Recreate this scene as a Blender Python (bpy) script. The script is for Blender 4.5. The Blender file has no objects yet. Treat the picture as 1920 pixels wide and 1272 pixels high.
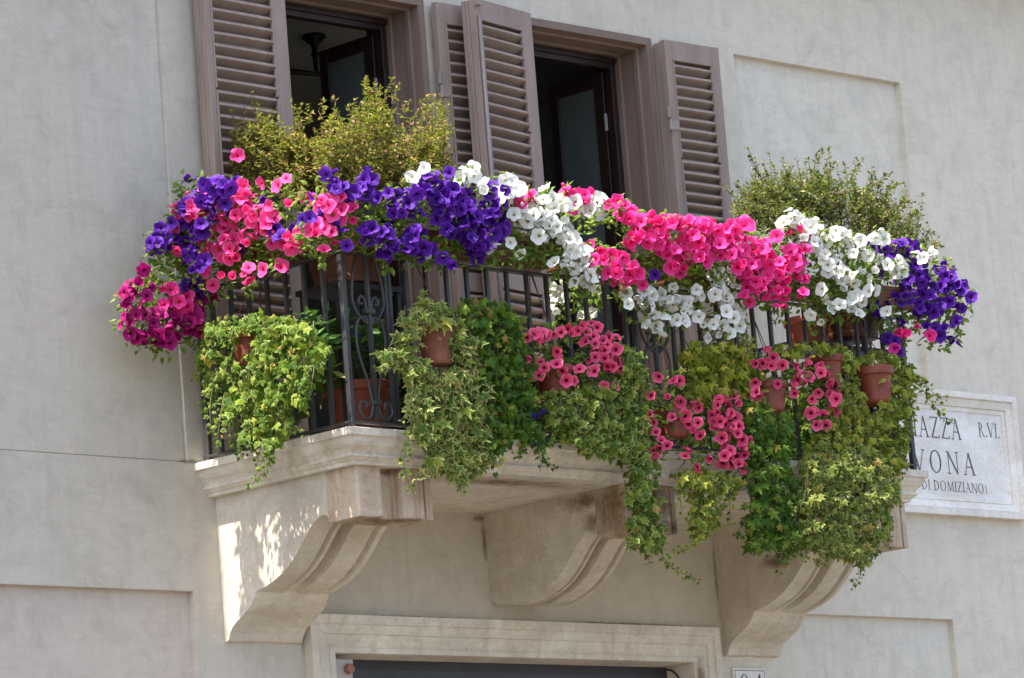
import bpy, math, random
import numpy as np
from mathutils import Vector, Matrix

random.seed(11)
rng = np.random.default_rng(11)
S = bpy.context.scene
COL = S.collection
R = math.radians

# ------------------------------------------------------------------ camera, sky, sun, exposure
F_PX = 8115.46
YAW, PITCH, ROLL = R(45.713), R(10.135), R(-4.5087)
_f = np.array([math.sin(YAW) * math.cos(PITCH), math.cos(YAW) * math.cos(PITCH), math.sin(PITCH)])
_r = np.array([math.cos(YAW), -math.sin(YAW), 0.0])
_u = np.cross(_r, _f)
CR = math.cos(ROLL) * _r + math.sin(ROLL) * _u
CU = -math.sin(ROLL) * _r + math.cos(ROLL) * _u
CF = _f
CAM = -26.0 * CF
CAM[2] = 1.65
cd = bpy.data.cameras.new('camera')
cam = bpy.data.objects.new('camera', cd)
COL.objects.link(cam)
cam.matrix_world = Matrix(((CR[0], CU[0], -CF[0], CAM[0]), (CR[1], CU[1], -CF[1], CAM[1]), (CR[2], CU[2], -CF[2], CAM[2]), (0, 0, 0, 1)))
cd.sensor_width = 36.0
cd.lens = F_PX / 1920 * 36.0
cd.clip_end = 800
S.camera = cam

SUN_EL, SUN_BEHIND = R(66), R(0.7)        # high sun from the left, skimming along the facade
sun_dir = Vector((-math.cos(SUN_EL) * math.cos(SUN_BEHIND), math.cos(SUN_EL) * math.sin(SUN_BEHIND), math.sin(SUN_EL)))
w = bpy.data.worlds.new('World')
S.world = w
w.use_nodes = True
wn = w.node_tree
sky = wn.nodes.new('ShaderNodeTexSky')
sky.sky_type = 'NISHITA'
sky.sun_disc = False
sky.sun_elevation = SUN_EL
sky.sun_rotation = R(270)
sky.air_density = 1.0
sky.dust_density = 3.0
bg = wn.nodes['Background']
bg.inputs[1].default_value = 0.15
wn.links.new(sky.outputs[0], bg.inputs[0])
sd = bpy.data.lights.new('sun', 'SUN')
sd.energy = 4.6
sd.angle = R(0.53)
sd.color = (1.0, 0.95, 0.87)
sun = bpy.data.objects.new('sun', sd)
COL.objects.link(sun)
sun.rotation_euler = sun_dir.to_track_quat('Z', 'Y').to_euler()
sun.location = (-10, -6, 25)
S.view_settings.view_transform = 'Standard'
S.view_settings.look = 'None'
S.view_settings.gamma = 1.0
S.view_settings.use_curve_mapping = False
S.view_settings.exposure = 1.53
S.render.engine = 'CYCLES'
S.cycles.use_denoising = True
S.cycles.max_bounces = 8
S.cycles.diffuse_bounces = 5
S.cycles.transmission_bounces = 6
S.cycles.sample_clamp_indirect = 6.0


# ------------------------------------------------------------------ placing: a ray of the photograph met with a real plane
def _ray(x, y):
    return CF + (x - 960) / F_PX * CR + (636 - y) / F_PX * CU


def at(x, y, Y):
    d = _ray(x, y)
    return CAM + d * ((Y - CAM[1]) / d[1])


def atx(x, y, X):
    d = _ray(x, y)
    return CAM + d * ((X - CAM[0]) / d[0])


# ------------------------------------------------------------------ objects
def link(name, data, parent=None):
    o = bpy.data.objects.new(name, data)
    COL.objects.link(o)
    if parent is not None:
        o.parent = parent
    return o


def thing(name, label, cat, loc=(0, 0, 0), group=None):
    o = link(name, None)
    o.empty_display_size = 0.1
    o.location = loc
    o['label'] = label
    o['category'] = cat
    if group:
        o['group'] = group
    return o


class MB:
    """collects vertices, faces and per-vertex values"""

    def __init__(s):
        s.v, s.f, s.e = [], [], []

    def add(s, verts, faces):
        b = len(s.v)
        s.v.extend([tuple(p) for p in verts])
        s.f.extend([tuple(b + i for i in q) for q in faces])

    def box(s, x0, x1, y0, y1, z0, z1):
        s.add([(x0, y0, z0), (x1, y0, z0), (x1, y1, z0), (x0, y1, z0), (x0, y0, z1), (x1, y0, z1), (x1, y1, z1), (x0, y1, z1)],
              [(0, 3, 2, 1), (4, 5, 6, 7), (0, 1, 5, 4), (1, 2, 6, 5), (2, 3, 7, 6), (3, 0, 4, 7)])

    def tube(s, pts, r, n=6, r1=None, caps=True):
        pts = [Vector(p) for p in pts]
        m = len(pts)
        b = len(s.v)
        up = None
        for i, p in enumerate(pts):
            t = (pts[min(i + 1, m - 1)] - pts[max(i - 1, 0)]).normalized()
            if up is None:
                up = Vector((0, 0, 1)) if abs(t.z) < 0.9 else Vector((1, 0, 0))
            a = t.cross(up)
            if a.length < 1e-5:
                a = t.cross(Vector((0.3, 0.9, 0.1)))
            a.normalize()
            bb = t.cross(a).normalized()
            up = -bb if False else a.cross(t).normalized()
            rr = r if r1 is None else r + (r1 - r) * i / max(1, m - 1)
            for k in range(n):
                an = 2 * math.pi * k / n
                q = p + a * (rr * math.cos(an)) + bb * (rr * math.sin(an))
                s.v.append(tuple(q))
        for i in range(m - 1):
            for k in range(n):
                k2 = (k + 1) % n
                s.f.append((b + i * n + k, b + i * n + k2, b + (i + 1) * n + k2, b + (i + 1) * n + k))
        if caps:
            s.f.append(tuple(b + k for k in range(n))[::-1])
            s.f.append(tuple(b + (m - 1) * n + k for k in range(n)))

    def lathe(s, prof, cx, cy, n=28):
        b = len(s.v)
        for (r, z) in prof:
            for k in range(n):
                a = 2 * math.pi * k / n
                s.v.append((cx + r * math.cos(a), cy + r * math.sin(a), z))
        for i in range(len(prof) - 1):
            for k in range(n):
                k2 = (k + 1) % n
                s.f.append((b + i * n + k, b + i * n + k2, b + (i + 1) * n + k2, b + (i + 1) * n + k))
        s.f.append(tuple(b + k for k in range(n))[::-1])

    def prism_z(s, poly, z0, z1):
        n = len(poly)
        b = len(s.v)
        s.v.extend([(x, y, z0) for x, y in poly] + [(x, y, z1) for x, y in poly])
        for i in range(n):
            j = (i + 1) % n
            s.f.append((b + i, b + j, b + n + j, b + n + i))
        s.f.append(tuple(b + i for i in range(n))[::-1])
        s.f.append(tuple(b + n + i for i in range(n)))

    def mesh(s, name, m=None, smooth=False, bevel=0):
        me = bpy.data.meshes.new(name)
        me.from_pydata(s.v, [], s.f)
        if s.e:
            a = me.attributes.new('e', 'FLOAT', 'POINT')
            a.data.foreach_set('value', np.array(s.e, dtype=np.float32))
        if m:
            me.materials.append(m)
        if smooth:
            me.polygons.foreach_set('use_smooth', [True] * len(me.polygons))
        me.update()
        return me

    def build(s, name, m, parent=None, smooth=False, bevel=0.0, seg=2):
        o = link(name, s.mesh(name, m, smooth), parent)
        if bevel:
            md = o.modifiers.new('bevel', 'BEVEL')
            md.width = bevel
            md.segments = seg
            md.limit_method = 'ANGLE'
            md.angle_limit = R(35)
        return o


# ------------------------------------------------------------------ materials
def nodes(name):
    m = bpy.data.materials.new(name)
    m.use_nodes = True
    nt = m.node_tree
    nt.nodes.clear()
    out = nt.nodes.new('ShaderNodeOutputMaterial')
    return m, nt, out


def N(nt, typ, props=None, ins=None):
    n = nt.nodes.new(typ)
    for k, v in (props or {}).items():
        setattr(n, k, v)
    for k, v in (ins or {}).items():
        s = n.inputs[k]
        if isinstance(v, bpy.types.NodeSocket):
            nt.links.new(v, s)
        else:
            s.default_value = v
    return n


def ramp(nt, fac, stops, interp='LINEAR'):
    n = nt.nodes.new('ShaderNodeValToRGB')
    nt.links.new(fac, n.inputs[0])
    cr = n.color_ramp
    cr.interpolation = interp
    while len(cr.elements) < len(stops):
        cr.elements.new(0.5)
    for e, (p, c) in zip(cr.elements, stops):
        e.position = p
        e.color = (c, c, c, 1) if isinstance(c, (int, float)) else (*c, 1)
    return n.outputs[0]


def mix(nt, fac, a, b, blend='MIX'):
    n = nt.nodes.new('ShaderNodeMix')
    n.data_type = 'RGBA'
    n.blend_type = blend
    for s, v in ((n.inputs[0], fac), (n.inputs[6], a), (n.inputs[7], b)):
        if isinstance(v, bpy.types.NodeSocket):
            nt.links.new(v, s)
        elif isinstance(v, (int, float)):
            s.default_value = v
        else:
            s.default_value = (*v, 1)
    return n.outputs[2]


def mth(nt, op, a, b=0.0, c=None):
    n = nt.nodes.new('ShaderNodeMath')
    n.operation = op
    for i, v in enumerate((a, b) if c is None else (a, b, c)):
        if isinstance(v, bpy.types.NodeSocket):
            nt.links.new(v, n.inputs[i])
        else:
            n.inputs[i].default_value = v
    return n.outputs[0]


def coords(nt, scale=(1, 1, 1), loc=(0, 0, 0), kind='Object'):
    tc = nt.nodes.new('ShaderNodeTexCoord')
    mp = N(nt, 'ShaderNodeMapping', None, {'Vector': tc.outputs[kind], 'Scale': scale, 'Location': loc})
    return mp.outputs[0]


def noise(nt, vec, scale, detail=4, rough=0.55, dist=0.0):
    return N(nt, 'ShaderNodeTexNoise', None, {'Vector': vec, 'Scale': scale, 'Detail': detail, 'Roughness': rough, 'Distortion': dist}).outputs[0]


def bump(nt, h, dist, strength=1.0, normal=None):
    ins = {'Height': h, 'Distance': dist, 'Strength': strength}
    if normal is not None:
        ins['Normal'] = normal
    return N(nt, 'ShaderNodeBump', None, ins).outputs[0]


def finish(nt, out, col, rough, normal=None, spec=0.3, metal=0.0):
    p = N(nt, 'ShaderNodeBsdfPrincipled', None, {'Base Color': col if isinstance(col, bpy.types.NodeSocket) else (*col, 1), 'Roughness': rough, 'Specular IOR Level': spec, 'Metallic': metal})
    if normal is not None:
        nt.links.new(normal, p.inputs['Normal'])
    nt.links.new(p.outputs[0], out.inputs[0])
    return p


def spots_mask(nt, v, spots, wob=0.16, scale=9.0):
    """water stains: ragged blots of a given reach round fixed points of the stone"""
    nz = noise(nt, v, scale, 7, 0.72, 0.6)
    nzs = mth(nt, 'MULTIPLY', mth(nt, 'SUBTRACT', nz, 0.5), 2.0)
    tot = None
    for (x, y, z, rx, ry, rz) in spots:
        d = N(nt, 'ShaderNodeVectorMath', {'operation': 'SUBTRACT'}, {0: v, 1: (x, y, z)}).outputs[0]
        d = N(nt, 'ShaderNodeVectorMath', {'operation': 'DIVIDE'}, {0: d, 1: (rx, ry, rz)}).outputs[0]
        l = N(nt, 'ShaderNodeVectorMath', {'operation': 'LENGTH'}, {0: d}).outputs['Value']
        k = mth(nt, 'ADD', mth(nt, 'SUBTRACT', 1.0, l), mth(nt, 'MULTIPLY', nzs, 1.1))
        k = ramp(nt, k, [(0.0, 0.0), (0.85, 1.0)])
        tot = k if tot is None else mth(nt, 'MAXIMUM', tot, k)
    return tot


def plaster_mat(name, base, warm, cool, dirt=0.5, crack=True, spots=()):
    m, nt, out = nodes(name)
    v = coords(nt)
    big = noise(nt, v, 0.55, 5, 0.6)
    c = mix(nt, ramp(nt, big, [(0.38, 0.0), (0.62, 1.0)]), warm, cool)
    c = mix(nt, 0.5, c, base)
    med = noise(nt, v, 2.6, 7, 0.68, 0.4)
    c = mix(nt, ramp(nt, med, [(0.36, 0.0), (0.52, 0.40), (0.66, 0.0)]), c, tuple(x * 1.17 for x in base))
    c = mix(nt, ramp(nt, noise(nt, coords(nt, (1, 1, 1), (3.1, 7, 2)), 4.5, 8, 0.72, 0.8), [(0.48, 0.0), (0.72, 0.55)]), c, tuple(x * 0.70 for x in base))
    # rain streaks, stretched downwards
    st = noise(nt, coords(nt, (7, 7, 0.45)), 1.6, 5, 0.65, 0.2)
    c = mix(nt, ramp(nt, st, [(0.46, 0.0), (0.72, 0.62 * dirt)]), c, tuple(x * y for x, y in zip(base, (0.66, 0.64, 0.6))))
    st2 = noise(nt, coords(nt, (16, 16, 0.9), (5, 2, 1)), 1.0, 4, 0.6)
    c = mix(nt, ramp(nt, st2, [(0.52, 0.0), (0.75, 0.2)]), c, tuple(x * 1.15 for x in base))
    # trowel marks, small pits
    tr = noise(nt, coords(nt, (3, 3, 14)), 2.0, 5, 0.6, 0.6)
    c = mix(nt, ramp(nt, tr, [(0.48, 0.0), (0.75, 0.28)]), c, tuple(x * 0.7 for x in base))
    fine = noise(nt, v, 55, 4, 0.6)
    c = mix(nt, ramp(nt, fine, [(0.45, 0.0), (0.8, 0.22)]), c, tuple(x * 0.62 for x in base))
    pit = ramp(nt, N(nt, 'ShaderNodeTexVoronoi', None, {'Vector': v, 'Scale': 4.2, 'Randomness': 1.0}).outputs['Distance'], [(0.022, 1.0), (0.04, 0.0)])
    pm = mth(nt, 'MULTIPLY', pit, ramp(nt, noise(nt, v, 1.3, 2), [(0.55, 0.0), (0.62, 0.9)]))
    c = mix(nt, pm, c, tuple(x * 0.3 for x in base))
    h = mth(nt, 'ADD', mth(nt, 'MULTIPLY', med, 0.6), mth(nt, 'MULTIPLY', fine, 0.12))
    h = mth(nt, 'ADD', h, mth(nt, 'MULTIPLY', tr, 0.25))
    if crack:
        wv = N(nt, 'ShaderNodeVectorMath', {'operation': 'ADD'}, {0: v, 1: N(nt, 'ShaderNodeVectorMath', {'operation': 'SCALE'}, {0: N(nt, 'ShaderNodeTexNoise', None, {'Vector': v, 'Scale': 2.2, 'Detail': 6}).outputs[1], 'Scale': 0.9}).outputs[0]}).outputs[0]
        cr = N(nt, 'ShaderNodeTexVoronoi', {'feature': 'DISTANCE_TO_EDGE'}, {'Vector': wv, 'Scale': 0.8}).outputs['Distance']
        cm = mth(nt, 'MULTIPLY', ramp(nt, cr, [(0.0, 1.0), (0.0045, 0.0)]), ramp(nt, noise(nt, v, 0.9, 3), [(0.52, 0.0), (0.66, 0.26)]))
        c = mix(nt, cm, c, tuple(x * 0.45 for x in base))
        h = mth(nt, 'SUBTRACT', h, mth(nt, 'MULTIPLY', cm, 0.2))
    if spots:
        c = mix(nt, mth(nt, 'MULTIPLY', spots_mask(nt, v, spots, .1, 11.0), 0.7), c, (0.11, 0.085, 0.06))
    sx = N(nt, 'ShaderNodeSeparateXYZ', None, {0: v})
    painted_light = ramp(nt, mth(nt, 'MULTIPLY_ADD', mth(nt, 'ADD', sx.outputs[0], mth(nt, 'MULTIPLY', big, 1.6)), 0.09, 0.42), [(0.2, (0.82, 0.82, 0.82)), (0.72, (1.03, 1.02, 1.0))])  # daylight difference painted into the plaster: darker at left, brighter at right
    c = mix(nt, 1.0, c, painted_light, 'MULTIPLY')
    finish(nt, out, c, 0.9, bump(nt, h, 0.006, 0.55), 0.15)
    return m


def stone_mat(name, base, stain, stain_amt, dark=(0.16, 0.11, 0.06), spots=()):
    m, nt, out = nodes(name)
    v = coords(nt)
    a = noise(nt, v, 2.3, 7, 0.65, 0.6)
    c = mix(nt, ramp(nt, a, [(0.35, 0.0), (0.65, 1.0)]), tuple(x * 0.86 for x in base), tuple(min(1, x * 1.12) for x in base))
    vein = noise(nt, coords(nt, (1.4, 1.4, 2.6), (1, 2, 3)), 2.6, 8, 0.75, 1.6)
    c = mix(nt, ramp(nt, vein, [(0.47, 0.0), (0.54, 0.3), (0.6, 0.0)]), c, tuple(x * y for x, y in zip(base, (0.7, 0.56, 0.42))))
    s1 = noise(nt, coords(nt, (1, 1, 1), (9, 4, 1)), 1.7, 8, 0.75, 0.9)
    c = mix(nt, ramp(nt, s1, [(0.5, 0.0), (0.68, stain_amt)]), c, stain)
    st = noise(nt, coords(nt, (9, 9, 0.8), (2, 8, 5)), 1.2, 6, 0.7, 0.3)
    c = mix(nt, ramp(nt, st, [(0.52, 0.0), (0.75, stain_amt * 0.8)]), c, tuple(x * 0.75 for x in stain))
    d = noise(nt, v, 7.0, 8, 0.78, 0.4)
    c = mix(nt, ramp(nt, d, [(0.58, 0.0), (0.74, stain_amt * 0.75)]), c, dark)
    fine = noise(nt, v, 70, 3, 0.6)
    c = mix(nt, ramp(nt, fine, [(0.5, 0.0), (0.85, 0.3)]), c, tuple(x * 0.5 for x in base))
    if spots:
        c = mix(nt, mth(nt, 'MULTIPLY', spots_mask(nt, v, spots), 0.85), c, mix(nt, ramp(nt, d, [(0.4, 0.0), (0.65, 1.0)]), (0.20, 0.115, 0.05), (0.065, 0.045, 0.03)))
    h = mth(nt, 'ADD', mth(nt, 'MULTIPLY', d, 0.5), mth(nt, 'MULTIPLY', fine, 0.15))
    finish(nt, out, c, 0.8, bump(nt, h, 0.008, 0.6), 0.25)
    return m


def simple_mat(name, col, rough=0.5, var=0.25, scale=6.0, spec=0.4, bumpd=0.002, grain=(1, 1, 1), metal=0.0, spots=None):
    m, nt, out = nodes(name)
    v = coords(nt, grain)
    a = noise(nt, v, scale, 6, 0.65)
    c = mix(nt, ramp(nt, a, [(0.3, 0.0), (0.7, 1.0)]), tuple(x * (1 - var) for x in col), tuple(min(1, x * (1 + var)) for x in col))
    b = noise(nt, v, scale * 7, 5, 0.6)
    c = mix(nt, ramp(nt, b, [(0.45, 0.0), (0.8, var)]), c, tuple(x * 0.55 for x in col))
    if spots:
        sp = noise(nt, coords(nt, (1, 1, 1), (4, 4, 4)), scale * 3, 6, 0.7)
        c = mix(nt, ramp(nt, sp, [(0.62, 0.0), (0.7, 0.8)]), c, spots)
    info = N(nt, 'ShaderNodeObjectInfo')
    c = mix(nt, mth(nt, 'MULTIPLY', info.outputs['Random'], var * 0.6), c, tuple(x * 0.6 for x in col))
    finish(nt, out, c, rough, bump(nt, mth(nt, 'ADD', a, mth(nt, 'MULTIPLY', b, 0.4)), bumpd), spec, metal)
    return m


def leaf_mat(name, stops, edge=None, edge_at=0.7, trans=0.35, rough=0.4, spec=0.4):
    """colour differs from leaf to leaf; 'e' runs from the midrib (0) to the margin (1)"""
    m, nt, out = nodes(name)
    ra = N(nt, 'ShaderNodeAttribute', {'attribute_name': 'rnd'}).outputs['Fac']
    inf = N(nt, 'ShaderNodeObjectInfo').outputs['Random']
    fr = mth(nt, 'FRACT', mth(nt, 'ADD', ra, inf))
    c = ramp(nt, fr, [(p_ * .96, q_) for p_, q_ in stops] + [(0.985, (0.27, 0.19, 0.055))])
    if 'ivy' in name:
        c = mix(nt, 1.0, c, (1.02, 0.98, 0.62), 'MULTIPLY')
        edge = edge and tuple(x * y for x, y in zip(edge, (.95, .95, .8)))
        trans *= .8
    e = N(nt, 'ShaderNodeAttribute', {'attribute_name': 'e'}).outputs['Fac']
    v = coords(nt)
    nz = noise(nt, v, 2.5 if edge else 60, 3, 0.6)
    if edge:
        ee = mth(nt, 'ADD', e, mth(nt, 'MULTIPLY', mth(nt, 'SUBTRACT', nz, 0.5), 0.5))
        ee = mth(nt, 'ADD', ee, mth(nt, 'MULTIPLY', mth(nt, 'SUBTRACT', mth(nt, 'FRACT', mth(nt, 'MULTIPLY', fr, 7.3)), 0.5), 0.35))
        c = mix(nt, ramp(nt, ee, [(edge_at - 0.06, 0.0), (edge_at + 0.06, 0.9)]), c, edge)
    else:
        c = mix(nt, ramp(nt, e, [(0.0, 0.35), (0.25, 0.0)]), c, (0.30, 0.36, 0.12))
        c = mix(nt, ramp(nt, nz, [(0.4, 0.0), (0.8, 0.4)]), c, (0.02, 0.05, 0.012))
    p = N(nt, 'ShaderNodeBsdfPrincipled', None, {'Base Color': c, 'Roughness': rough, 'Specular IOR Level': spec})
    t = N(nt, 'ShaderNodeBsdfTranslucent', None, {'Color': mix(nt, 0.6, c, (0.30, 0.42, 0.04), 'MIX')})
    mx = N(nt, 'ShaderNodeMixShader', None, {0: trans, 1: p.outputs[0], 2: t.outputs[0]})
    nt.links.new(mx.outputs[0], out.inputs[0])
    return m


def petal_mat(name, throat, inner, main, alt, rim=None, trans=0.35, throat_at=0.2):
    m, nt, out = nodes(name)
    e = N(nt, 'ShaderNodeAttribute', {'attribute_name': 'e'}).outputs['Fac']
    inf = N(nt, 'ShaderNodeObjectInfo').outputs['Random']
    body = mix(nt, inf, main, alt)
    body = mix(nt, mth(nt, 'MULTIPLY', mth(nt, 'FRACT', mth(nt, 'MULTIPLY', inf, 13.7)), 0.38), body, tuple(x * 0.55 for x in main))
    # veins running out from the throat
    tc = nt.nodes.new('ShaderNodeTexCoord')
    sp = N(nt, 'ShaderNodeSeparateXYZ', None, {0: tc.outputs['Object']})
    ang = mth(nt, 'ARCTAN2', sp.outputs[1], sp.outputs[0])
    ve = mth(nt, 'SINE', mth(nt, 'MULTIPLY', ang, 15.0))
    body = mix(nt, mth(nt, 'MULTIPLY', ramp(nt, ve, [(0.55, 0.0), (1.0, 0.35)]), ramp(nt, e, [(0.25, 1.0), (0.9, 0.2)])), body, inner)
    if rim:
        body = mix(nt, ramp(nt, e, [(0.75, 0.0), (1.0, 0.6)]), body, rim)
    c = mix(nt, ramp(nt, e, [(throat_at, 0.0), (throat_at + 0.13, 0.6), (throat_at + 0.5, 1.0)]), inner, body)
    c = mix(nt, ramp(nt, e, [(throat_at - 0.05, 0.0), (throat_at + 0.06, 1.0)]), throat, c)
    p = N(nt, 'ShaderNodeBsdfPrincipled', None, {'Base Color': c, 'Roughness': 0.6, 'Specular IOR Level': 0.2})
    t = N(nt, 'ShaderNodeBsdfTranslucent', None, {'Color': c})
    mx = N(nt, 'ShaderNodeMixShader', None, {0: trans, 1: p.outputs[0], 2: t.outputs[0]})
    nt.links.new(mx.outputs[0], out.inputs[0])
    return m


M = {}
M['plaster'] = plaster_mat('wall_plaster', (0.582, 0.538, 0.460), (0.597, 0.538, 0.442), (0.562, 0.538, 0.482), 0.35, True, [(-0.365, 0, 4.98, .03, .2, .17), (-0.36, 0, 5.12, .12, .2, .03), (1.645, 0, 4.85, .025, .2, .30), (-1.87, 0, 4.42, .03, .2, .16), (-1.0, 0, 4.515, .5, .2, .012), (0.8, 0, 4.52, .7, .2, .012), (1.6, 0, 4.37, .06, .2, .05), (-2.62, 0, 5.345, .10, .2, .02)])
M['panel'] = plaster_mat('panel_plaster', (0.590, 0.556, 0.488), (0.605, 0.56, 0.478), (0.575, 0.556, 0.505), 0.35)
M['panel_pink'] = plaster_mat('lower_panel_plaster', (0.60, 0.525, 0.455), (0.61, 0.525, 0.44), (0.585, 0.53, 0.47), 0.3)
M['travertine'] = stone_mat('balcony_travertine', (0.64, 0.59, 0.50), (0.36, 0.255, 0.155), 0.6, (0.12, 0.09, 0.06), [(-1.1, -0.95, 5.148, .75, .16, .03), (0.1, -1.0, 5.148, .5, .14, .05), (1.2, -1.0, 5.148, .4, .14, .04)])
M['corbel'] = stone_mat('corbel_plaster', (0.59, 0.535, 0.445), (0.40, 0.31, 0.22), 0.4, (0.15, 0.12, 0.09), [(-0.355, -0.84, 5.10, .2, .30, .08), (-0.355, -0.88, 4.97, .2, .10, .08), (1.655, -0.50, 4.86, .2, .16, .06), (1.655, -0.8, 4.95, .2, .2, .1)])
M['old_stone'] = stone_mat('weathered_corbel_block', (0.50, 0.41, 0.31), (0.27, 0.125, 0.05), 0.95, (0.06, 0.04, 0.028), [(-0.36, -1.03, 5.04, .20, .22, .17), (-0.15, -1.15, 5.05, .35, .15, .16), (0.0, -1.15, 4.9, .3, .1, .08), (-2.2, -1.1, 5.13, .25, .1, .03), (-2.2, -1.1, 4.868, .35, .3, .012)])
M['surround'] = stone_mat('door_surround_stone', (0.68, 0.625, 0.53), (0.38, 0.31, 0.22), 0.45, (0.14, 0.11, 0.08), [(1.40, -0.02, 4.15, .05, .1, .25)])
M['marble'] = stone_mat('marble', (0.73, 0.725, 0.70), (0.62, 0.59, 0.52), 0.3, (0.58, 0.56, 0.52))
M['marble_frame'] = stone_mat('marble_frame', (0.74, 0.72, 0.67), (0.60, 0.53, 0.40), 0.35, (0.46, 0.42, 0.35))
M['paint'] = simple_mat('taupe_shutter_paint', (0.285, 0.220, 0.190), 0.7, 0.22, 5, 0.22, 0.0015, (1, 1, 0.2))
M['jamb'] = simple_mat('taupe_window_frame_paint', (0.20, 0.142, 0.117), 0.65, 0.18, 4, 0.3, 0.0015, (1, 1, 0.15))
M['sash'] = simple_mat('dark_brown_sash', (0.022, 0.011, 0.010), 0.4, 0.3, 6, 0.4)
M['iron'] = simple_mat('grey_wrought_iron', (0.060, 0.057, 0.058), 0.5, 0.3, 9, 0.4, 0.002, (1, 1, 0.5), 0.25, (0.10, 0.055, 0.03))
M['steel'] = simple_mat('bare_steel_rod', (0.24, 0.215, 0.21), 0.5, 0.2, 8, 0.4, 0.001, (1, 1, 0.2), 0.3)
M['hinge'] = simple_mat('painted_hinge', (0.27, 0.22, 0.20), 0.6, 0.3, 9)
M['terracotta'] = simple_mat('terracotta_plastic', (0.19, 0.040, 0.018), 0.5, 0.22, 7, 0.35, 0.002, (1, 1, 1), 0.0, (0.27, 0.15, 0.10))
M['terracotta_dull'] = simple_mat('terracotta_clay', (0.25, 0.090, 0.055), 0.7, 0.25, 6, 0.25, 0.002, (1, 1, 1), 0.0, (0.36, 0.25, 0.20))
M['trough'] = simple_mat('brown_trough_plastic', (0.12, 0.045, 0.022), 0.5, 0.25, 6, 0.35)
M['soil'] = simple_mat('soil', (0.035, 0.024, 0.016), 0.95, 0.4, 20, 0.1, 0.01)
M['room'] = simple_mat('room_paint', (0.52, 0.53, 0.51), 0.9, 0.05, 2, 0.1)
M['room_floor'] = simple_mat('room_floor', (0.10, 0.065, 0.04), 0.6, 0.2, 3)
M['black'] = simple_mat('black_metal', (0.012, 0.012, 0.013), 0.45, 0.2, 4)
M['door'] = simple_mat('blue_grey_door', (0.040, 0.043, 0.055), 0.5, 0.2, 3, 0.4)
M['letter'] = simple_mat('engraved_letter', (0.12, 0.12, 0.125), 0.8, 0.35, 25, 0.1)
M['grey_box'] = simple_mat('grey_box', (0.40, 0.36, 0.34), 0.6, 0.12, 8)
M['red_lens'] = simple_mat('orange_lens', (0.30, 0.12, 0.085), 0.5, 0.25, 30)
M['cable'] = simple_mat('dark_cable', (0.035, 0.022, 0.016), 0.6, 0.2, 8)
M['cord'] = simple_mat('brown_hanger_cord', (0.10, 0.038, 0.022), 0.6, 0.25, 20)
M['stem'] = simple_mat('green_stem', (0.12, 0.11, 0.04), 0.7, 0.4, 30)
M['twig'] = simple_mat('brown_twig', (0.09, 0.06, 0.035), 0.8, 0.3, 30)
M['cobbles'] = simple_mat('street_cobbles', (0.118, 0.105, 0.088), 0.85, 0.3, 2, 0.2, 0.01)

m, nt, out = nodes('window_glass')
finish(nt, out, ramp(nt, noise(nt, coords(nt), 1.2, 3), [(0.3, (0.085, 0.10, 0.10)), (0.7, (0.12, 0.135, 0.135))]), 0.12, None, 0.7)
M['glass'] = m

# ------------------------------------------------------------------ ground
g = MB()
g.add([(-300, -300, 0), (300, -300, 0), (300, 300, 0), (-300, 300, 0)], [(0, 1, 2, 3)])
o = g.build('street', M['cobbles'])
o['kind'] = 'structure'

# ------------------------------------------------------------------ facade
house = thing('building', 'pale plastered building facade with recessed panels and brown louvred French windows', 'building')
W1 = (-1.80, -0.553, 5.40, 8.262)
W2 = (0.32, 1.447, 5.40, 8.262)
DOOR = (-1.646, 1.349, 0.0, 4.292)
PAN = {'up': (2.247, 3.92, 6.19, 8.265, 0.044), 'rp': (2.30, 3.937, 0.9, 4.628, 0.042), 'lp': (-8.2, -2.664, 0.9, 4.618, 0.042)}
UL = (-9.0, -2.64, 5.338, 10.2)
UR = (4.72, 11.0, 6.17, 10.2)
XS = sorted({-9.0, -8.2, -2.664, -2.64, -1.646, -1.80, -0.553, 0.32, 1.349, 1.447, 2.247, 2.30, 3.92, 3.937, 4.72, 11.0, -2.654, 4.728} | set(np.round(np.arange(-8, 11, 1.0), 3)))
ZS = sorted({0.0, 0.9, 4.292, 4.618, 4.628, 5.338, 5.347, 5.40, 6.17, 6.19, 8.262, 8.265, 10.2} | {1.5, 2.5, 3.4, 7.2, 9.2})


def inside(x, z, b):
    return b[0] < x < b[1] and b[2] < z < b[3]


JOINTS = ((-2.654, -2.64, 5.338, 10.2, .021), (-9.0, -2.654, 5.338, 5.347, .021), (4.72, 4.728, 6.17, 10.2, .018))


def depth(x, z):
    for b in JOINTS:
        if inside(x, z, b):
            return b[4]
    for b in (W1, W2, DOOR):
        if inside(x, z, b):
            return None
    for b in PAN.values():
        if inside(x, z, b):
            return None
    return 0.016 if inside(x, z, UL) else (0.012 if inside(x, z, UR) else 0.0)


wall = MB()
nx, nz = len(XS) - 1, len(ZS) - 1
D = [[depth((XS[i] + XS[i + 1]) / 2, (ZS[j] + ZS[j + 1]) / 2) for j in range(nz)] for i in range(nx)]
for i in range(nx):
    for j in range(nz):
        d = D[i][j]
        if d is None:
            continue
        x0, x1, z0, z1 = XS[i], XS[i + 1], ZS[j], ZS[j + 1]
        wall.add([(x0, d, z0), (x1, d, z0), (x1, d, z1), (x0, d, z1)], [(0, 1, 2, 3)])
        if i + 1 < nx and D[i + 1][j] not in (None, d):
            e = D[i + 1][j]
            wall.add([(x1, d, z0), (x1, e, z0), (x1, e, z1), (x1, d, z1)], [(0, 1, 2, 3)])
        if j + 1 < nz and D[i][j + 1] not in (None, d):
            e = D[i][j + 1]
            wall.add([(x0, d, z1), (x1, d, z1), (x1, e, z1), (x0, e, z1)], [(0, 1, 2, 3)])
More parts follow.
